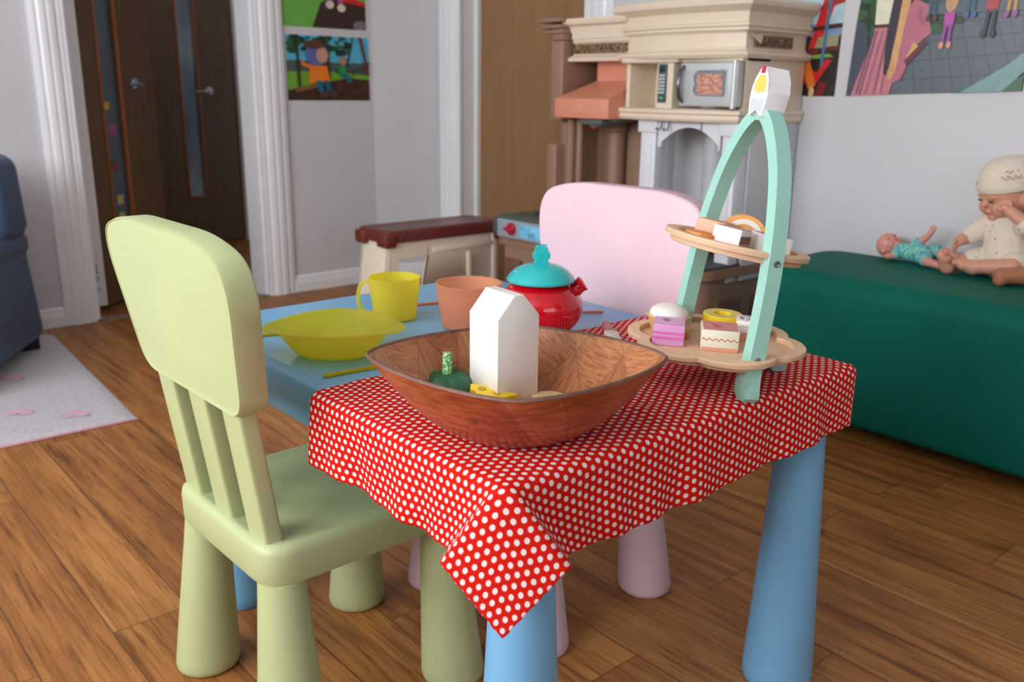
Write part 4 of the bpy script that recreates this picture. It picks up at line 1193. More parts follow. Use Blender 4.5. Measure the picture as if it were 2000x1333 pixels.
# ------------------------------------------------------------------ blue armchair
M_navy = plastic('blue_grey_leatherette', (66, 88, 120), .42, .06, .15)
ac = thing('armchair', 'blue grey leatherette tub armchair at the left edge', 'armchair', (.222, 2.545, 0), 0)
a_ = math.atan2(2.2-2.545, -.0-.222)     # direction along the visible side towards the camera-left
d1_ = Vector((math.cos(a_), math.sin(a_), 0)); d2_ = Vector((-d1_.y, d1_.x, 0))*(-1)   # into the chair (left/back)
if d2_.x > 0: d2_ = -d2_
def acp(u, w, z): p = d1_*u+d2_*w; return (p.x, p.y, z)
def ac_block(name, u0, u1, w0, w1, z0, z1, r, bev, top_in=0):
    bm = bmesh.new()
    oc = rounded_poly([(u0, w0), (u1, w0), (u1, w1), (u0, w1)], r, 8)
    cu, cw = (u0+u1)/2, (w0+w1)/2
    def sh(d, z):
        k = (z-z0)/(z1-z0)*top_in
        return [acp(cu+(u-cu)*(1-(d+k)/((u1-u0)/2)), cw+(w-cw)*(1-(d+k)/((w1-w0)/2)), z) for u, w in oc]
    lays = [(bev, z0), (bev*.3, z0+bev*.3), (0, z0+bev), (0, (z0+z1)/2), (0, z1-bev)]+[(bev*(1-math.cos(PI/2*k/5)), z1-bev+bev*math.sin(PI/2*k/5)) for k in range(1, 6)]
    ring_loft(bm, [sh(d, z) for d, z in lays])
    return link(name, bm, M_navy, ac, 60)
ac_block('arm_base', 0, .62, 0, .38, .045, .385, .07, .03, .022)
ac_block('backrest', .025, .22, .0, .36, .36, .632, .06, .05, .012)
ac_block('arm', .03, .60, .01, .13, .30, .40, .04, .04, 0)
bm = bmesh.new()
for (u, w) in ((.04, .03), (.55, .03), (.04, .30), (.55, .30)):
    p = acp(u+.02, w+.02, 0); 
    bm2 = bmesh.new(); bx(bm2, (p[0]-.028, p[1]-.028, .013), (p[0]+.028, p[1]+.028, .06), .004)
    link('foot', bm2, plastic('black_plastic_foot', (16, 16, 18), .5), ac)
bm.free()

# ------------------------------------------------------------------ cream and brown bench table
M_cream = plastic('cream_moulded_plastic', (240, 228, 206), .42, .03, .03)
M_maroon = plastic('red_brown_moulded_plastic', (112, 48, 42), .35, .08, .03, scale=5)
st = thing('toy_breakfast_bar', 'cream plastic toy bar table with a red brown top beside the toy kitchen', 'toy table', (1.17, 1.985, 0))
bm = bmesh.new()
oc = rounded_poly([(-.010, -.006), (.500, -.006), (.500, .185), (-.010, .185)], .022, 6)
def so(d): return [(x+(d if x < .24 else -d), y+(d if y < .09 else -d)) for x, y in oc]
ring_loft(bm, [[(x, y, z) for x, y in so(d)] for d, z in ((.006, .318), (0, .321), (0, .350), (.003, .358), (.010, .362), (.016, .3615), (.022, .3595))])
link('table_top', bm, M_maroon, st, 50)
bm = bmesh.new(); bx(bm, (-.018, -.012, .305), (.03, .05, .352), .008, 3); link('corner_grip', bm, M_maroon, st); bm = bmesh.new(); bx(bm, (-.018, .13, .305), (.03, .19, .352), .008, 3); link('corner_grip', bm, M_maroon, st)
bm = bmesh.new(); bx(bm, (.465, -.012, .295), (.505, .02, .335), .005, 3); link('corner_bracket', bm, M_maroon, st)
for x, z in ((.045, .333), (.44, .338)):
    bm = bmesh.new(); lathe(bm, [(0, 0), (.006, 0), (.0055, .002), (0, .003)], 14); bmesh.ops.transform(bm, matrix=T(x, -.006, z)@Matrix.Rotation(PI/2, 4, 'X'), verts=bm.verts[:]); link('screw', bm, M_screw, st)
# body: leg frame with a window opening; sides taper
def body_plate(name, y, th, inner=True):
    bm = bmesh.new()
    out = [(-.045, .0), (.0, .32), (.49, .32), (.49, .0)]
    win = rounded_poly([(.042, .25), (.165, .262), (.135, .115), (.040, .115)], .02, 5)
    # build as strips around the window
    def P_(a, b, t): return (a, t, b)
    o4 = [(-.045, 0), (.49, 0), (.49, .32), (.0, .32)]
    quads = [[(-.035+.0, 0), (.030, 0), (.048, .32), (.006, .32)], [(.030, 0), (.135, 0), (.135, .115), (.038, .115)], [(.045, .262), (.168, .262), (.172, .32), (.048, .32)], [(.135, 0), (.49, 0), (.49, .32), (.172, .32), (.165, .262), (.135, .115)]]
    for q in quads: prism(bm, q, P_, y, y+th)
    bmesh.ops.remove_doubles(bm, verts=bm.verts[:], dist=.0002)
    return link(name, bm, M_cream, st, 30)
body_plate('front_panel', .004, .012)
bm = bmesh.new()
for q in ([(-.035, 0), (.030, 0), (.048, .32), (.006, .32)], [(.048, .285), (.36, .285), (.36, .32), (.048, .32)], [(.36, 0), (.49, 0), (.49, .32), (.36, .32)]): prism(bm, q, lambda a, b, t: (a, t, b), .165, .177)
bmesh.ops.remove_doubles(bm, verts=bm.verts[:], dist=.0002); link('rear_panel', bm, M_cream, st, 30)
bm = bmesh.new(); prism(bm, [(-.035, 0), (-.018, 0), (.018, .32), (.006, .32)], lambda a, b, t: (a, t, b), .003, .178, 0, .003, 2); link('end_panel', bm, M_cream, st)
bm = bmesh.new(); bx(bm, (.46, .0, 0), (.485, .18, .318), .006, 3); bx(bm, (.34, -.004, .02), (.36, .004, .26), .006, 3); bx(bm, (.19, .0, .27), (.47, .006, .29), .003); link('rib', bm, M_cream, st)
bm = bmesh.new(); tube(bm, [(.038, .0035, .115), (.134, .0035, .115), (.167, .0035, .262)], .0028, 8); link('opening_lip', bm, plastic('dark_brown_lip', (84, 58, 44), .5), st)

# ------------------------------------------------------------------ toy kitchen
M_kcream = plastic('beige_moulded_plastic', (230, 214, 192), .42, .03, .03)
M_kbrown = plastic('brown_moulded_plastic', (150, 118, 98), .45, .05, .03)
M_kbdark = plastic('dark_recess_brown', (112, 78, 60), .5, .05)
M_copper = plastic('copper_coloured_plastic', (220, 146, 118), .38, .04)
M_kwhite = plastic('white_moulded_plastic', (226, 228, 236), .4, .03)
M_kgrey = plastic('pale_grey_backsplash', (200, 202, 206), .45, .04)
M_silver = plastic('silver_plastic', (206, 212, 212), .35, .05, metal=.3)
M_keyg = plastic('slate_keypad', (70, 88, 98), .4)
KX, KB = 1.61, 1.925
kt = thing('toy_kitchen', 'tall beige and brown plastic toy kitchen against the right wall', 'toy kitchen', (1.75, 1.3, 0))
def K(o):
    o.matrix_parent_inverse = Matrix.Identity(4)
    o.location = (-1.75, -1.3, 0); return o
def kl(name, bm, m, parent=None, ang=40):
    o = link(name, bm, m, parent or kt, ang)
    return K(o) if parent is None else o
def kbox(name, lo, hi, m, parent=None, bev=.004, seg=2):
    bm = bmesh.new(); bx(bm, lo, hi, bev, seg); return kl(name, bm, m, parent)
def bow(y0, y1, xf, amp, o=0, xb=KB, n=14):
    pts = [(xb, y1+o)]
    for k in range(n+1):
        s = k/n; y = (y1+o)+((y0-o)-(y1+o))*s
        pts.append((xf-o-amp*math.sin(PI*s)**.9, y))
    pts.append((xb, y0-o)); return pts
# main cornice block
bm = bmesh.new()
lv = [(.920, .0), (.921, .018), (.930, .024), (.938, .020), (.942, .006), (.946, .004), (.950, .0), (.985, .0), (.990, .004), (.993, .012), (1.000, .012), (1.004, .018), (1.010, .018), (1.014, .010), (1.040, .014), (1.048, .026), (1.056, .036), (1.066, .038), (1.074, .034), (1.078, .028)]
ring_loft(bm, [[(x, y, z) for x, y in bow(.93, 1.35, 1.635, .030, o)] for z, o in lv])
kl('cornice', bm, M_kcream, ang=28)
# cabinet box with niche and oven
bm = bmesh.new()
bx(bm, (1.630, 1.335, .775), (KB, 1.35, .925), .003); bx(bm, (1.640, .925, .775), (KB, .94, .925), .003)
bx(bm, (1.75, .93, .775), (1.765, 1.35, .925)); bx(bm, (1.613, 1.155, .775), (1.75, 1.215, .925), .003)
bx(bm, (1.60, 1.13, .912), (1.75, 1.345, .925), .002); bx(bm, (1.62, .925, .912), (1.75, 1.15, .925), .002)
kl('cabinet_box', bm, M_kcream)
bm = bmesh.new()
lv = [(.748, .0), (.750, .008), (.757, .012), (.762, .010), (.768, .010), (.772, .016), (.780, .014), (.784, .008), (.785, .0)]
ring_loft(bm, [[(x, y, z) for x, y in bow(.93, 1.345, 1.622, .022, o)] for z, o in lv])
kl('shelf', bm, M_kcream, ang=28)
kp = kbox('keypad', (1.608, 1.176, .800), (1.614, 1.206, .908), M_keyg, None, .002)
bm = bmesh.new(); bx(bm, (1.6065, 1.180, .886), (1.6085, 1.202, .902), .0006); kl('display', bm, plastic('dark_display', (30, 50, 44), .3), kp)
for r_ in range(6):
    for c_ in range(3):
        bm = bmesh.new(); y = 1.1835+.0075*c_; z = .876-.0095*r_
        bx(bm, (1.6062, y-.0025, z-.003), (1.6082, y+.0025, z+.003), .0006); kl('key', bm, plastic('white_key', (222, 226, 226), .4) if (r_ == c_ == 0) else bpy.data.materials['white_key'], kp)
bm = bmesh.new(); bx(bm, (1.6062, 1.186, .810), (1.6082, 1.196, .816), .0006); kl('start_key', bm, plastic('green_key', (120, 200, 140), .4), kp)
# microwave door
mw = kbox('microwave_door', (1.600, .925, .792), (1.630, 1.120, .911), M_silver, None, .006, 3)
bm = bmesh.new()
wp = rounded_poly([(.955, .815), (1.062, .815), (1.078, .83), (1.070, .852), (1.078, .876), (1.062, .893), (.955, .893)], .008, 4)
ins_ = [(1.012+(a-1.012)*.92, .854+(b-.854)*.90) for a, b in wp]
va = [bm.verts.new((1.598, a, b)) for a, b in wp]; vb = [bm.verts.new((1.598, a, b)) for a, b in ins_]; vc = [bm.verts.new((1.6005, a, b)) for a, b in ins_]; vd = [bm.verts.new((1.6005, a, b)) for a, b in wp]
for A1, B1 in ((va, vb), (vb, vc), (vd, va)):
    for i in range(len(wp)): bm.faces.new((A1[i], A1[(i+1) % len(wp)], B1[(i+1) % len(wp)], B1[i]))
kl('window_rim', bm, plastic('pale_silver_rim', (206, 212, 212), .3, metal=.3), mw)
t = NT('oven_window_picture'); v = t.coord(); sp = t.n('SeparateXYZ'); t.l(v, sp.inputs[0])
dy = t.math('DIVIDE', t.math('ABSOLUTE', t.math('SUBTRACT', sp.outputs[1], 1.015)), .040)
dz_ = t.math('DIVIDE', t.math('ABSOLUTE', t.math('SUBTRACT', sp.outputs[2], .852)), .026)
mm = t.math('SUBTRACT', t.math('MULTIPLY', t.math('SUBTRACT', 1.15, t.math('MAXIMUM', dy, dz_)), 6), 0, clamp=True)
nz = t.noise(t.mapping(v, (120, 60, 150)), 1, 4, .7)
food = t.ramp(nz, [(.3, srgb((120, 84, 76))), (.5, srgb((206, 140, 116))), (.68, srgb((236, 204, 186)))])
M_pic = t.done(t.bsdf(t.mix(mm, srgb((124, 134, 146)), food), .2))
bm = bmesh.new(); bm.faces.new([bm.verts.new((1.5995, a, b)) for a, b in ins_[::-1]]); 
bx(bm, (1.5998, 1.0, .84), (1.600, 1.01, .85)); kl('window_picture', bm, M_pic, mw)
bm = bmesh.new(); tube(bm, [(1.600, 1.105, .803), (1.586, 1.107, .815), (1.580, 1.108, .850), (1.586, 1.107, .888), (1.600, 1.105, .900)], [.005, .006, .0065, .006, .005], 12); kl('handle', bm, plastic('dark_chrome', (110, 116, 120), .2, metal=.8), mw)
bm = bmesh.new(); tube(bm, [(1.602, .935, .788), (1.602, .935, .915)], .0075, 14); kl('hinge_barrel', bm, M_silver, mw)
# hood side cabinet
bm = bmesh.new()
lv = [(.920, .0), (.921, .012), (.930, .014), (.936, .006), (.940, 0), (.976, 0), (.980, .004), (.984, .002), (.992, .006), (1.000, .005), (1.026, .012), (1.032, .026), (1.042, .030), (1.050, .026)]
ring_loft(bm, [[(x, y, z) for x, y in [(KB, 1.585+o), (1.635-o, 1.585+o), (1.635-o, 1.34), (KB, 1.34)]] for z, o in lv])
kl('side_cornice', bm, M_kcream, ang=28)
t = NT('scroll_pattern_strip'); v = t.coord()
w1 = t.n('TexVoronoi', feature='DISTANCE_TO_EDGE'); t.l(t.mapping(v, (80, 80, 80)), w1.inputs[0]); w1.inputs['Scale'].default_value = 1.1
sp = t.n('SeparateXYZ'); t.l(v, sp.inputs[0])
wv = t.noise(t.mapping(v, (130, 130, 110)), 1, 2, .5, 1.5)
mask = t.ramp(wv, [(.50, (0, 0, 0, 1)), (.52, (1, 1, 1, 1)), (.565, (1, 1, 1, 1)), (.585, (0, 0, 0, 1))])
M_scroll = t.done(t.bsdf(t.mix(mask, srgb((50, 32, 36)), srgb((206, 170, 112))), .4))
kbox('pattern_strip', (1.628, 1.352, .944), (1.636, 1.580, .974), M_scroll, None, .0005)
bm = bmesh.new(); M_cb = bx(bm, (1.670, .9245, .952), (1.850, .9305, .982), .0005); kl('pattern_strip', bm, M_scroll)
bm = bmesh.new(); f = bm.faces.new([bm.verts.new(p) for p in ((1.64, .9235, .982), (1.69, .915, .982), (1.69, .920, .958))]); f2 = bm.faces.new([bm.verts.new(p) for p in ((1.64, .9239, .982), (1.69, .920, .958), (1.69, .9154, .982))]); kl('peeling_strip_end', bm, plastic('paper_back_cream', (214, 202, 170), .6))
# brown side column and frame
bm = bmesh.new()
bx(bm, (1.60, 1.600, .735), (KB, 1.655, .985), .006, 3); bx(bm, (1.60, 1.600, .985), (KB, 1.655, 1.035), .006); bx(bm, (1.575, 1.595, 1.040), (KB, 1.700, 1.052), .004); bx(bm, (1.585, 1.595, 1.022), (KB, 1.69, 1.034), .004); bx(bm, (1.59, 1.595, 1.006), (KB, 1.68, 1.018), .004)
kl('side_column', bm, M_kbrown)
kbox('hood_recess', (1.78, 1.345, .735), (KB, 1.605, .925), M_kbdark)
# lower brown fluted columns
bm = bmesh.new()
bx(bm, (1.640, 1.585, .41), (KB, 1.640, .74), .004); bx(bm, (1.60, 1.62, .41), (KB, 1.665, .66), .006); 
bx(bm, (1.76, 1.345, .41), (KB, 1.60, .75), .003)
for y in (1.555, 1.60): tube(bm, [(1.645, y, .41), (1.645, y, .74)], .012, 14)
kl('lower_side_panel', bm, M_kbrown)
bm = bmesh.new(); lathe(bm, [(0, .41), (.030, .41), (.030, .70), (.036, .705), (.036, .742), (0, .742)], 24, (1.735, 1.475, 0)); kl('round_column', bm, M_kbrown)
# copper hood
hood = bpy.data.objects.new('range_hood', None); col.objects.link(hood); hood.parent = kt; hood.location = (-1.75, -1.3, 0)
bm = bmesh.new(); bx(bm, (1.560, 1.355, .747), (KB-.1, 1.592, .808), .004, 2); link('hood_front', bm, M_copper, hood)
bm = bmesh.new()
ring_loft(bm, [[(1.562, 1.590, .806), (1.562, 1.357, .806), (1.81, 1.357, .806), (1.81, 1.590, .806)], [(1.70, 1.54, .862), (1.70, 1.36, .862), (1.81, 1.36, .862), (1.81, 1.54, .862)], [(1.70, 1.54, .922), (1.70, 1.36, .922), (1.81, 1.36, .922), (1.81, 1.54, .922)]])
link('hood_canopy', bm, M_copper, hood, 20)
bm = bmesh.new(); bx(bm, (1.5575, 1.455, .762), (1.5605, 1.508, .794), .0012); link('raised_panel', bm, M_copper, hood)
bm = bmesh.new(); bx(bm, (1.58, 1.40, .728), (1.68, 1.50, .748), .004); bx(bm, (1.60, 1.36, .738), (1.68, 1.39, .748), .002); lathe(bm, [(0, .722), (.03, .722), (.034, .735), (0, .735)], 20, (1.62, 1.45, 0)); link('lamp_unit', bm, plastic('dark_grey_lamp_unit', (92, 98, 96), .4), hood)
bm = bmesh.new(); lathe(bm, [(0, .716), (.007, .717), (.009, .722), (0, .723)], 14, (1.60, 1.45, 0)); link('red_button', bm, plastic('red_button', (214, 40, 60), .3), hood)
# white pillars and arch
for n_, (ya, yb) in enumerate(((1.215, 1.290), (.925, .990))):
    bm = bmesh.new(); bx(bm, (1.625, ya, .712), (1.685, yb, .750), .004, 2); bx(bm, (1.632, ya+.008, .30), (1.68, yb-.008, .713), .004, 2); bx(bm, (1.629, ya+.022, .42), (1.634, yb-.022, .68), .001)
    kl('white_pillar', bm, M_kwhite)
bm = bmesh.new()
arc = [(1.2045-.209*k/20, .684+.048*(1-(k/10-1)**2)) for k in range(21)]
strip = [(1.215, .672)]+[(1.2045, .672)]+arc+[(.9955, .672), (.990, .672)]
for (ya, za), (yb, zb_) in zip(strip, strip[1:]):
    if abs(ya-yb) < 1e-4: continue
    prism(bm, [(ya, za), (yb, zb_), (yb, .750), (ya, .750)], lambda a, b, t: (t, a, b), 1.634, 1.650)
bmesh.ops.remove_doubles(bm, verts=bm.verts[:], dist=.00005)
kl('arched_valance', bm, M_kwhite, ang=30)
for y in (1.196, 1.168):
    bm = bmesh.new(); tube(bm, [(1.622, y, .748), (1.622, y, .738), (1.617, y-.003, .728), (1.612, y-.001, .722), (1.607, y+.004, .723), (1.605, y+.006, .729)], .0022, 8); kl('hook', bm, plastic('steel_hook', (90, 94, 98), .3, metal=.6) if y > 1.19 else bpy.data.materials['steel_hook'])
# backsplash with rounded flutes
bm = bmesh.new()
prof = [(KB-.001, .935)]
ys = [.94+(1.40-.94)*k/60 for k in range(61)]
for y in ys:
    b = 0
    for cy, r_ in ((1.36, .055), (1.135, .040), (.985, .03)):
        q = 1-((y-cy)/r_)**2
        if q > 0: b = max(b, .045*math.sqrt(q))
    prof.append((1.82-b, y))
prof.append((KB-.001, 1.40))
prism(bm, prof, lambda a, b, t: (a, b, t), .40, .75)
kl('backsplash', bm, M_kgrey, ang=50)
kbox('side_panel', (1.69, .928, .30), (KB, .940, .755), M_kgrey, None, .003)
# base: counter, control panel, doors
bm = bmesh.new()
oc = rounded_poly([(1.535, .925), (KB, .925), (KB, 1.70), (1.50, 1.80), (1.50, .97)], [.05, 0, 0, .03, .05], 5)
oc = rounded_poly([(1.50, 1.80), (1.50, .955), (1.545, .925), (KB, .925), (KB, 1.66)], [.02, .05, .03, 0, 0], 5)
ring_loft(bm, [[(x, y, z) for x, y in oc] for z in (.318, .345)], True)
kl('counter_edge', bm, M_kbrown)
bm = bmesh.new()
cxx, cyy = 1.72, 1.35
ring_loft(bm, [[(cxx+(x-cxx)*k, cyy+(y-cyy)*k, z) for x, y in oc] for k, z in ((.99, .345), (.985, .352), (.97, .356))]); kl('black_hob', bm, M_dark)
bm = bmesh.new()
oc2 = [(cxx+(x-cxx)*.94, cyy+(y-cyy)*.97) for x, y in oc]
ring_loft(bm, [[(x, y, z) for x, y in oc2] for z in (.01, .318)]); kl('base_cabinet', bm, M_kbrown)
for lo_k, hi_k in (((1.500, 1.50, .05), (1.512, 1.62, .27)), ((1.500, 1.68, .05), (1.512, 1.76, .27)), ((1.60, .935, .05), (1.72, .945, .25)), ((1.76, .935, .05), (1.88, .945, .25))):
    kbox('cabinet_door', lo_k, hi_k, M_kbdark)
cpn = bpy.data.objects.new('oven_control_panel', None); col.objects.link(cpn); cpn.parent = kt; cpn.location = (-1.75, -1.3, 0)
bm = bmesh.new(); bx(bm, (1.475, 1.40, .345), (1.53, 1.775, .408), .006, 3); link('panel_front', bm, plastic('grey_blue_panel', (150, 164, 176), .4), cpn)
bm = bmesh.new(); bx(bm, (1.478, 1.765, .350), (1.60, 1.81, .412), .016, 4); bx(bm, (1.49, 1.40, .404), (1.75, 1.78, .420), .006, 2); link('panel_end', bm, plastic('dark_grey_green_end', (78, 86, 82), .45), cpn)
bm = bmesh.new(); lathe(bm, [(0, 0), (.021, 0), (.021, .008), (.017, .012), (0, .012)], 24); bx(bm, (-.006, -.021, .008), (.006, .021, .024), .004, 3)
bmesh.ops.transform(bm, matrix=T(1.475, 1.695, .380)@Matrix.Rotation(-PI/2, 4, 'Y'), verts=bm.verts[:]); link('red_knob', bm, plastic('crimson_knob', (176, 30, 60), .3), cpn)
t = NT('blue_lcd'); v = t.coord(); M_lcd = t.done(t.bsdf(t.ramp(t.noise(t.mapping(v, (30, 30, 30)), 1, 1), [(.3, srgb((110, 200, 242))), (.7, srgb((140, 216, 248)))]), .25))
bm = bmesh.new(); bx(bm, (1.473, 1.545, .356), (1.476, 1.658, .398), .001); lc = link('lcd_display', bm, M_lcd, cpn)
M_ink = plastic('dark_blue_lcd_ink', (24, 70, 130), .4)
SEG = {'4': 'fgbc', '2': 'abged', '5': 'afgcd'}
def seg_digits(txt, y0, z0, w, h, x, parent):
    bm = bmesh.new(); s = .0016
    for i, chh in enumerate(txt):
        oy = y0-i*(w+.004)
        P_ = {'a': ((oy, z0+h), (oy-w, z0+h)), 'b': ((oy-w, z0+h), (oy-w, z0+h/2)), 'c': ((oy-w, z0+h/2), (oy-w, z0)), 'd': ((oy, z0), (oy-w, z0)), 'e': ((oy, z0+h/2), (oy, z0)), 'f': ((oy, z0+h), (oy, z0+h/2)), 'g': ((oy, z0+h/2), (oy-w, z0+h/2))}
        for c in SEG[chh]:
            (ya, za), (yb, zb_) = P_[c]
            bx(bm, (x-.0006, min(ya, yb)-s/2, min(za, zb_)-s/2), (x+.0002, max(ya, yb)+s/2, max(za, zb_)+s/2))
    return link('digits', bm, M_ink, parent)
seg_digits('425', 1.614, .362, .009, .014, 1.4728, lc)
bm = bmesh.new()
for (y, z, a, b) in ((1.648, .388, .004, .003), (1.640, .389, .004, .003), (1.650, .374, .002, .004), (1.628, .386, .003, .004), (1.618, .386, .003, .004), (1.606, .386, .003, .004)): bx(bm, (1.4722, y-a/2, z-b/2), (1.4735, y+a/2, z+b/2))
link('icons', bm, M_ink, lc)
for (x, y) in ((1.60, 1.66), (1.60, 1.48)):
    bm = bmesh.new(); lathe(bm, [(.028, .420), (.030, .426), (.040, .426), (.042, .420)], 24, (x, y, 0)); kl('burner_ring', bm, M_dark)
# tap standing on the counter near the right end
bm = bmesh.new(); tube(bm, [(1.80, 1.02, .35), (1.80, 1.02, .40), (1.80, 1.02, .44)], [.02, .016, .012], 14); tube(bm, [(1.80, 1.02, .43), (1.77, 1.02, .445), (1.73, 1.02, .44)], .010, 10); kl('toy_tap', bm, M_dark)

# ------------------------------------------------------------------ green ottoman bench
t = NT('green_leatherette'); v = t.coord()
M_grn = t.done(t.bsdf(t.ramp(t.noise(v, 3, 3), [(.3, srgb((0, 92, 78))), (.7, srgb((0, 106, 90)))]), .62, 0, t.bump(t.noise(v, 500, 2), .12, .0006), 0, .18))
ot = thing('upholstered_bench', 'long dark green padded bench against the right wall', 'bench', (1.68, -.2, 0))
bm = bmesh.new()
x0, x1, y0, y1, z0, z1 = 1.485, 1.920, -1.15, .795, .035, .400
oc = rounded_poly([(x0, y0), (x1, y0), (x1, y1-.03), (x1-.05, y1), (x0+.02, y1-.02)], [.10, .04, .03, .05, .10], 10)
cx_, cy_ = (x0+x1)/2, (y0+y1)/2
def og(d): return [(cx_+(x-cx_)*(1-d/.215), cy_+(y-cy_)*(1-d/.97)) for x, y in oc]
lv = [(.02, z0), (.006, z0+.006), (0, z0+.02), (-.004, z0+.15), (0, z1-.05)]+[(.05*(1-math.cos(PI/2*k/7)), z1-.05+.05*math.sin(PI/2*k/7)) for k in range(1, 8)]+[(.10, z1+.0015), (.16, z1+.002)]
ring_loft(bm, [[(x-1.68, y+.2, z) for x, y in og(d)] for d, z in lv])
link('padded_body', bm, M_grn, ot, 60)
for (x, y) in ((1.56, .62), (1.56, -.1), (1.56, -.9), (1.86, .62), (1.86, -.9)):
    bm = bmesh.new(); lathe(bm, [(0, 0), (.022, 0), (.026, .004), (.026, .036), (0, .036)], 18, (x-1.68, y+.2, 0)); link('foot', bm, M_dark, ot)

# ------------------------------------------------------------------ dolls
M_skin = plastic('doll_vinyl_skin', (214, 154, 128), .45, .05, scale=14)
M_skin2 = plastic('darker_doll_vinyl_skin', (176, 112, 82), .45, .06, scale=14)
M_skin3 = plastic('small_doll_skin', (218, 150, 136), .45, .06, scale=20)
def cap(bm, p0, p1, r0, r1, seg=14, n=4):
    """tapered capsule"""
    p0, p1 = Vector(p0), Vector(p1); d = (p1-p0)
    L = d.length; d = d.normalized() if L > 1e-6 else Vector((0, 0, 1))
    prof = []
    for k in range(n+1):
        a = -PI/2+PI/2*k/n; prof.append((r0*math.cos(a), r0*math.sin(a)))
    for k in range(n+1):
        a = PI/2*k/n; prof.append((r1*math.cos(a), L+r1*math.sin(a)))
    prof[0] = (0, -r0); prof[-1] = (0, L+r1)
    q = Vector((0, 0, 1)).rotation_difference(d)
    lathe(bm, prof, seg, M=Matrix.Translation(p0)@q.to_matrix().to_4x4())
def ball(bm, c, r, s=(1, 1, 1), rot=None):
    M = Matrix.Translation(Vector(c))
    if rot is not None: M = M@rot
    M = M@Matrix.Diagonal((r*s[0], r*s[1], r*s[2], 1))
    bmesh.ops.create_uvsphere(bm, u_segments=20, v_segments=14, radius=1, matrix=M)
def fused(name, bm, mat, parent, vox=.003, it=3):
    o = link(name, bm, mat, parent, 180)
    m = o.modifiers.new('fuse', 'REMESH'); m.mode = 'VOXEL'; m.voxel_size = vox; m.use_smooth_shade = True
    m2 = o.modifiers.new('soft', 'SMOOTH'); m2.iterations = it; m2.factor = .5
    return o
def hand(bm, wrist, d, n, s, curl=.6, thumb=1):
    """five fingers. d = pointing direction, n = palm normal, s = size (hand length)"""
    wrist = Vector(wrist); d = Vector(d).normalized(); n = Vector(n); n = (n-d*n.dot(d)).normalized(); w = d.cross(n)
    c = wrist+d*s*.28
    ball(bm, c, s*.25, (1, 1, 1)); cap(bm, wrist, wrist+d*s*.42, s*.20, s*.24, 10, 3)
    for k, (o_, l) in enumerate(((-.27, .34), (-.09, .42), (.09, .40), (.26, .30))):
        b = wrist+d*s*.48+w*s*o_
        m_ = b+d*s*l*.55+n*s*l*.25*curl; e = m_+d*s*l*.35*(1-curl*.6)+n*s*l*.55*curl
        cap(bm, b, m_, s*.085, s*.08, 8, 3); cap(bm, m_, e, s*.08, s*.066, 8, 3)
    b = wrist+d*s*.18+w*s*.24*thumb*-1
    m_ = b+d*s*.16-w*s*.16*thumb; e = m_+d*s*.18-w*s*.02*thumb+n*s*.08
    cap(bm, b, m_, s*.095, s*.09, 8, 3); cap(bm, m_, e, s*.09, s*.07, 8, 3)
def foot_(bm, ankle, d, upv, s, r):
    """baby foot: ankle point, toe direction d, sole normal -upv"""
    ankle = Vector(ankle); d = Vector(d).normalized(); u = Vector(upv); u = (u-d*u.dot(d)).normalized(); w = d.cross(u)
    cap(bm, ankle-d*s*.15-u*r*.3, ankle+d*s*.55-u*r*.6, r*1.0, r*.75, 12, 4)
    cap(bm, ankle+d*s*.4-u*r*.6-w*r*.25, ankle+d*s*.62-u*r*.65+w*r*.25, r*.72, r*.72, 10, 3)
    for k in range(5):
        o_ = (-.62+.31*k)*r; rr = r*(.30-.035*k)
        b = ankle+d*(s*.72-.02*s*k+s*.06)-u*r*.70+w*o_
        cap(bm, b, b+d*s*.10+u*r*.08, rr, rr*.95, 8, 3)
def head(bm, c, r, face, upv):
    """baby head with nose, cheeks, lips, ears, brow. returns frame"""
    c = Vector(c); f = Vector(face).normalized(); u = Vector(upv); u = (u-f*u.dot(f)).normalized(); s = u.cross(f)
    Rm = Matrix((s, f, u)).transposed().to_4x4()
    ball(bm, c+u*r*.12-f*r*.08, r, (.92, 1.02, .96), Rm)
    ball(bm, c-u*r*.34+f*r*.16, r*.74, (.98, .92, .78), Rm)
    for q in (-1, 1):
        ball(bm, c-u*r*.38+f*r*.55+s*q*r*.36, r*.32, (1, .9, .95), Rm)
        ball(bm, c+s*q*r*.90-u*r*.16-f*r*.08, r*.20, (.45, .8, 1.2), Rm)
        ball(bm, c+u*r*.12+f*r*.80+s*q*r*.30, r*.20, (1.3, .5, .5), Rm)
    ball(bm, c-u*r*.18+f*r*.93, r*.125, (1.1, 1, .85), Rm); ball(bm, c-u*r*.02+f*r*.88, r*.08, (.8, 1, 1.6), Rm)
    ball(bm, c-u*r*.50+f*r*.82, r*.13, (1.35, .8, .45), Rm); ball(bm, c-u*r*.74+f*r*.62, r*.20, (1.1, .8, .8), Rm)
    return c, f, u, s, Rm
def face_parts(parent, c, f, u, s, Rm, r, lip):
    for q in (-1, 1):
        bm = bmesh.new()
        pts = [c+u*r*(-.02-.035*math.cos(a)*1)+f*(r*.87)+s*q*r*(.30+.15*math.sin(a)) for a in (-1.2, -.6, 0, .6, 1.2)]
        pts = [c+(p-c).normalized()*((p-c).length) for p in pts]
        tube(bm, pts, [r*.018, r*.034, r*.04, r*.034, r*.018], 8)
        link('eye', bm, M_eye, parent)
    bm = bmesh.new(); ball(bm, c-u*r*.49+f*r*.905, r*.105, (1.35, .5, .32), Rm); ball(bm, c-u*r*.555+f*r*.885, r*.09, (1.1, .5, .35), Rm)
    link('lips', bm, lip, parent, 180)
M_eye = plastic('dark_eye_line', (70, 44, 40), .4); M_lip = plastic('coral_lips', (214, 104, 88), .4)
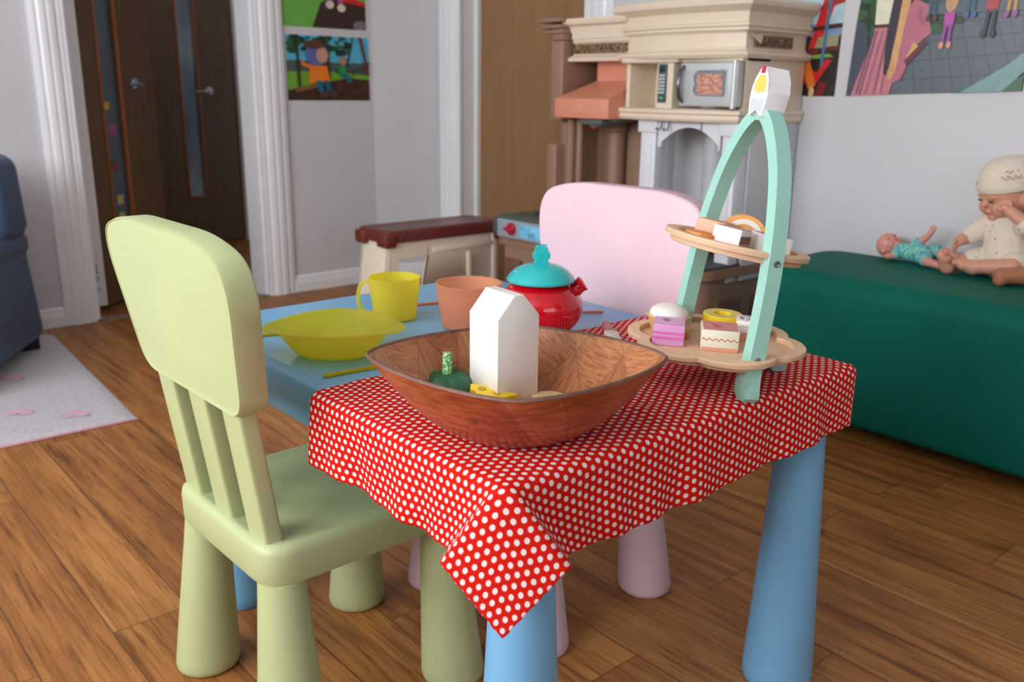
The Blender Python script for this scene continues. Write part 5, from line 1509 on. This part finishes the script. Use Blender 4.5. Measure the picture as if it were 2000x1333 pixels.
def cloth_pat(name, base, dot, sc, thr):
    t = NT(name); v = t.coord(); vo = t.n('TexVoronoi', feature='F1'); t.l(v, vo.inputs[0]); vo.inputs['Scale'].default_value = sc; vo.inputs['Randomness'].default_value = .35
    m = t.math('LESS_THAN', vo.outputs[0], thr)
    return t.done(t.bsdf(t.mix(m, srgb(base), srgb(dot)), .85, 0, t.bump(t.noise(v, 120, 3), .3, .001), 0, .2, .2))
M_onesie = cloth_pat('cream_dotted_jersey', (226, 214, 196), (110, 92, 84), 66, .13)
t = NT('aqua_floral_cotton'); v = t.coord(); n = t.noise(v, 75, 3, .6, 1.5)
M_aqua = t.done(t.bsdf(t.ramp(n, [(.34, srgb((30, 110, 140))), (.46, srgb((86, 186, 196))), (.56, srgb((160, 216, 176))), (.66, srgb((50, 150, 180)))]), .85))
M_aquat = plastic('light_blue_binding', (120, 196, 232), .8)
# --- large baby doll sitting against the wall
BD = thing('baby_doll', 'large baby doll in a cream dotted suit and hat sitting on the green bench', 'doll', (1.85, .29, .402))
def W_(x, y, z): return Vector((x-1.85, y-.29, z-.402))
bm = bmesh.new()
# torso and neck
cap(bm, W_(1.845, .275, .445), W_(1.862, .285, .515), .048, .040); cap(bm, W_(1.862, .285, .515), W_(1.858, .290, .545), .030, .024)
hc, hf, hu, hs, hR = head(bm, W_(1.852, .298, .600), .063, (-.80, .50, -.22), (-.10, .05, 1))
# right arm (left in the photo): down to the hand in front
cap(bm, W_(1.850, .325, .525), W_(1.828, .362, .490), .021, .018); cap(bm, W_(1.828, .362, .490), W_(1.805, .372, .482), .017, .014)
hand(bm, W_(1.805, .372, .482), (-.5, .15, -.5), (-.2, -.8, -.3), .040, .7, -1)
# left arm: bent up to the face
cap(bm, W_(1.845, .245, .520), W_(1.808, .222, .535), .021, .018); cap(bm, W_(1.808, .222, .535), W_(1.800, .262, .565), .017, .014)
hand(bm, W_(1.800, .262, .565), (-.1, .7, .45), (.5, .5, .1), .040, .8, 1)
# legs: folded forward, both feet near (1.77,.36)
cap(bm, W_(1.842, .310, .435), W_(1.800, .350, .430), .030, .024); cap(bm, W_(1.800, .350, .430), W_(1.775, .372, .428), .021, .016)
foot_(bm, W_(1.768, .374, .428), (-.30, .12, .80), (.75, -.3, .35), .046, .0190)
cap(bm, W_(1.835, .235, .440), W_(1.785, .235, .437), .030, .024); cap(bm, W_(1.785, .235, .437), W_(1.768, .312, .430), .022, .016)
foot_(bm, W_(1.766, .316, .434), (-.25, .80, .35), (-.1, -.3, .9), .046, .0180)
fused('body', bm, M_skin, BD, .0022, 2)
face_parts(BD, hc, hf, hu, hs, hR, .063, M_lip)
bm = bmesh.new()
cap(bm, W_(1.845, .275, .447), W_(1.862, .286, .520), .056, .045)
cap(bm, W_(1.852, .322, .527), W_(1.832, .356, .497), .028, .025)
cap(bm, W_(1.846, .247, .524), W_(1.812, .226, .536), .028, .025)
cap(bm, W_(1.842, .308, .436), W_(1.815, .335, .433), .037, .033)
cap(bm, W_(1.838, .240, .440), W_(1.806, .237, .440), .037, .033)
fused('cream_suit', bm, M_onesie, BD, .0026, 3)
# hat
bm = bmesh.new()
hcx = hc+hu*.012-hf*.004
rings = []
N = 40
for k in range(11):
    a = (PI/2)*k/10*.98
    rr = .0675*math.cos(a)**.8; z = .060*math.sin(a)
    rings.append([hcx+hs*(rr*.96*math.cos(2*PI*j/N))+hf*(rr*1.06*math.sin(2*PI*j/N)+(-.006 if True else 0))+hu*(z+.020) for j in range(N)])
base = [[hcx+hs*(.0690*s_*math.cos(2*PI*j/N)*.96)+hf*(.0690*s_*1.06*math.sin(2*PI*j/N)-.006)+hu*z for j in range(N)] for s_, z in ((.975, .006), (1.0, .005), (1.025, .010), (1.03, .018), (1.01, .024), (.985, .021))]
ring_loft(bm, base+rings)
hat = link('hat', bm, M_onesie, BD, 60)
bm = bmesh.new()
def onhat(a, b):
    d = (hf*math.cos(a)*math.cos(b)+hs*math.sin(a)*math.cos(b)*-1+hu*math.sin(b)).normalized()
    return hcx+d*.0725+hu*.012
sgn_ = 1 if hs.dot(Vector((rt.x, rt.y, 0))) < 0 else -1
pts = [onhat(sgn_*(.75+.05*k), .42+.07*math.sin(k*1.5)+.03*math.sin(k*3.1)) for k in range(14)]
tube(bm, pts, .0007, 6); pts = [onhat(sgn_*(.9+.04*k), .62+.05*math.sin(k*1.2)) for k in range(8)]; tube(bm, pts, .0007, 6)
link('stitched_motif', bm, plastic('brown_thread', (130, 112, 104), .8), hat)
# --- small doll lying down
SD = thing('baby_doll', 'small baby doll in an aqua patterned romper lying on the green bench', 'doll', (1.853, .513, .400))
def V_(x, y, z): return Vector((x-1.87, y-.52, z-.402))
bm = bmesh.new()
hc2, hf2, hu2, hs2, hR2 = head(bm, V_(1.872, .580, .440), .0330, (-.40, -.25, .80), (.25, .95, .10))
cap(bm, V_(1.868, .545, .430), V_(1.858, .480, .428), .019, .021)
cap(bm, V_(1.845, .538, .424), V_(1.820, .556, .418), .010, .008); hand(bm, V_(1.820, .556, .418), (-.6, .5, .0), (0, 0, 1), .020, .5, 1)
cap(bm, V_(1.868, .510, .448), V_(1.868, .480, .476), .0105, .009); cap(bm, V_(1.868, .480, .476), V_(1.868, .470, .492), .0085, .0075); hand(bm, V_(1.868, .470, .490), (.1, -.35, .85), (-.6, 0, .2), .022, .4, 1)
cap(bm, V_(1.842, .478, .424), V_(1.815, .445, .420), .014, .012); cap(bm, V_(1.815, .445, .420), V_(1.802, .415, .418), .0115, .009); foot_(bm, V_(1.802, .412, .420), (-.3, -.2, .8), (.2, .8, .2), .020, .0085)
cap(bm, V_(1.872, .470, .434), V_(1.880, .435, .442), .014, .012); cap(bm, V_(1.880, .435, .442), V_(1.884, .400, .432), .0115, .009); foot_(bm, V_(1.884, .398, .430), (0, -.4, .8), (0, .8, .4), .020, .0085)
fused('body', bm, M_skin3, SD, .0016, 2)
face_parts(SD, hc2, hf2, hu2, hs2, hR2, .0330, M_lip)
bm = bmesh.new()
cap(bm, V_(1.866, .543, .431), V_(1.857, .478, .430), .0215, .0245)
cap(bm, V_(1.852, .538, .428), V_(1.838, .545, .424), .0135, .013); cap(bm, V_(1.868, .516, .444), V_(1.868, .500, .458), .0135, .013)
cap(bm, V_(1.846, .480, .427), V_(1.828, .460, .424), .0185, .017); cap(bm, V_(1.872, .474, .434), V_(1.877, .452, .440), .0185, .017)
fused('aqua_romper', bm, M_aqua, SD, .0018, 2)
bm = bmesh.new()
def ringtube(c, d, r, t_):
    d = Vector(d).normalized(); a = d.cross(Vector((0, 0, 1))).normalized(); b = d.cross(a); n = 20
    pts = [Vector(c)+(a*math.cos(2*PI*k/n)+b*math.sin(2*PI*k/n))*r for k in range(n+1)]
    tube(bm, pts, t_, 6)
for tr_ in ((V_(1.868, .552, .433), (.1, 1, .02), .0185, .0024), (V_(1.866, .497, .460), (0, -.7, .7), .0130, .002), (V_(1.825, .457, .4245), (-.6, -.75, 0), .0165, .002), (V_(1.8775, .449, .441), (.2, -1, .2), .0165, .002)):
    bm = bmesh.new(); ringtube(*tr_); link('blue_trim', bm, M_aquat, SD, 180)
# --- third doll: lies on the bench beyond the right edge, its lower leg in view
TD = thing('baby_doll', 'darker skinned doll of which one leg reaches in from the right edge', 'doll', (1.797, .106, .402))
def X_(x, y, z): return Vector((x-1.80, y-.12, z-.402))
bm = bmesh.new()
foot_(bm, X_(1.722, .246, .424), (.55, .1, .42), (-.75, -.1, .5), .040, .0165)
cap(bm, X_(1.722, .246, .426), X_(1.768, .185, .430), .018, .024); cap(bm, X_(1.768, .185, .430), X_(1.82, .09, .436), .026, .032)
cap(bm, X_(1.80, .03, .432), X_(1.862, .09, .434), .026, .032); cap(bm, X_(1.80, .03, .432), X_(1.76, .06, .422), .020, .018)
cap(bm, X_(1.838, .075, .448), X_(1.850, -.04, .452), .046, .040)
hT = head(bm, X_(1.856, -.115, .466), .060, (-.6, 0, .8), (.1, -1, .1))
cap(bm, X_(1.81, -.03, .45), X_(1.78, .01, .425), .018, .015); hand(bm, X_(1.78, .01, .422), (-.5, .6, 0), (0, 0, -1), .038, .5, 1)
cap(bm, X_(1.885, -.03, .45), X_(1.895, .02, .42), .018, .015); hand(bm, X_(1.895, .02, .42), (0, .9, 0), (0, 0, -1), .036, .5, -1)
fused('body', bm, M_skin2, TD, .0026, 2)
face_parts(TD, *hT, .060, M_lip)
bm = bmesh.new(); cap(bm, X_(1.838, .072, .450), X_(1.850, -.035, .453), .051, .045); fused('vest', bm, plastic('pale_pink_vest', (232, 204, 206), .8), TD, .003, 2)

# ------------------------------------------------------------------ light
def area(name, loc, rot, sx, sy, power, color):
    l = bpy.data.lights.new(name, 'AREA'); l.shape = 'RECTANGLE'; l.size = sx; l.size_y = sy; l.energy = power; l.color = color
    o = bpy.data.objects.new(name, l); col.objects.link(o); o.location = loc; o.rotation_euler = rot
    return o
area('window_light', (XL-.14, (WL[0]+WL[1])/2, (WL[2]+WL[3])/2), (0, -PI/2, 0), WL[3]-WL[2], WL[1]-WL[0], 56, (.97, .985, 1.0))
area('window_light', ((WB[0]+WB[1])/2, YB-.14, (WB[2]+WB[3])/2), (PI/2, 0, 0), WB[1]-WB[0], WB[3]-WB[2], 6, (.95, .97, 1.0))
# unseen point light filling the hallway from above, no fitting modelled
lp = bpy.data.lights.new('hall_fill', 'POINT'); lp.energy = 2.0; lp.shadow_soft_size = .08; lp.color = (1, .95, .9)
lo_ = bpy.data.objects.new('hall_fill', lp); col.objects.link(lo_); lo_.location = (1.3, 3.6, 1.85)
w = bpy.data.worlds.new('world'); scn.world = w; w.use_nodes = True
w.node_tree.nodes['Background'].inputs[0].default_value = (.75, .85, 1, 1); w.node_tree.nodes['Background'].inputs[1].default_value = .6
scn.view_settings.view_transform = 'Standard'; scn.view_settings.look = 'None'; scn.view_settings.gamma = 1; scn.view_settings.use_curve_mapping = False
scn.view_settings.exposure = 0.6
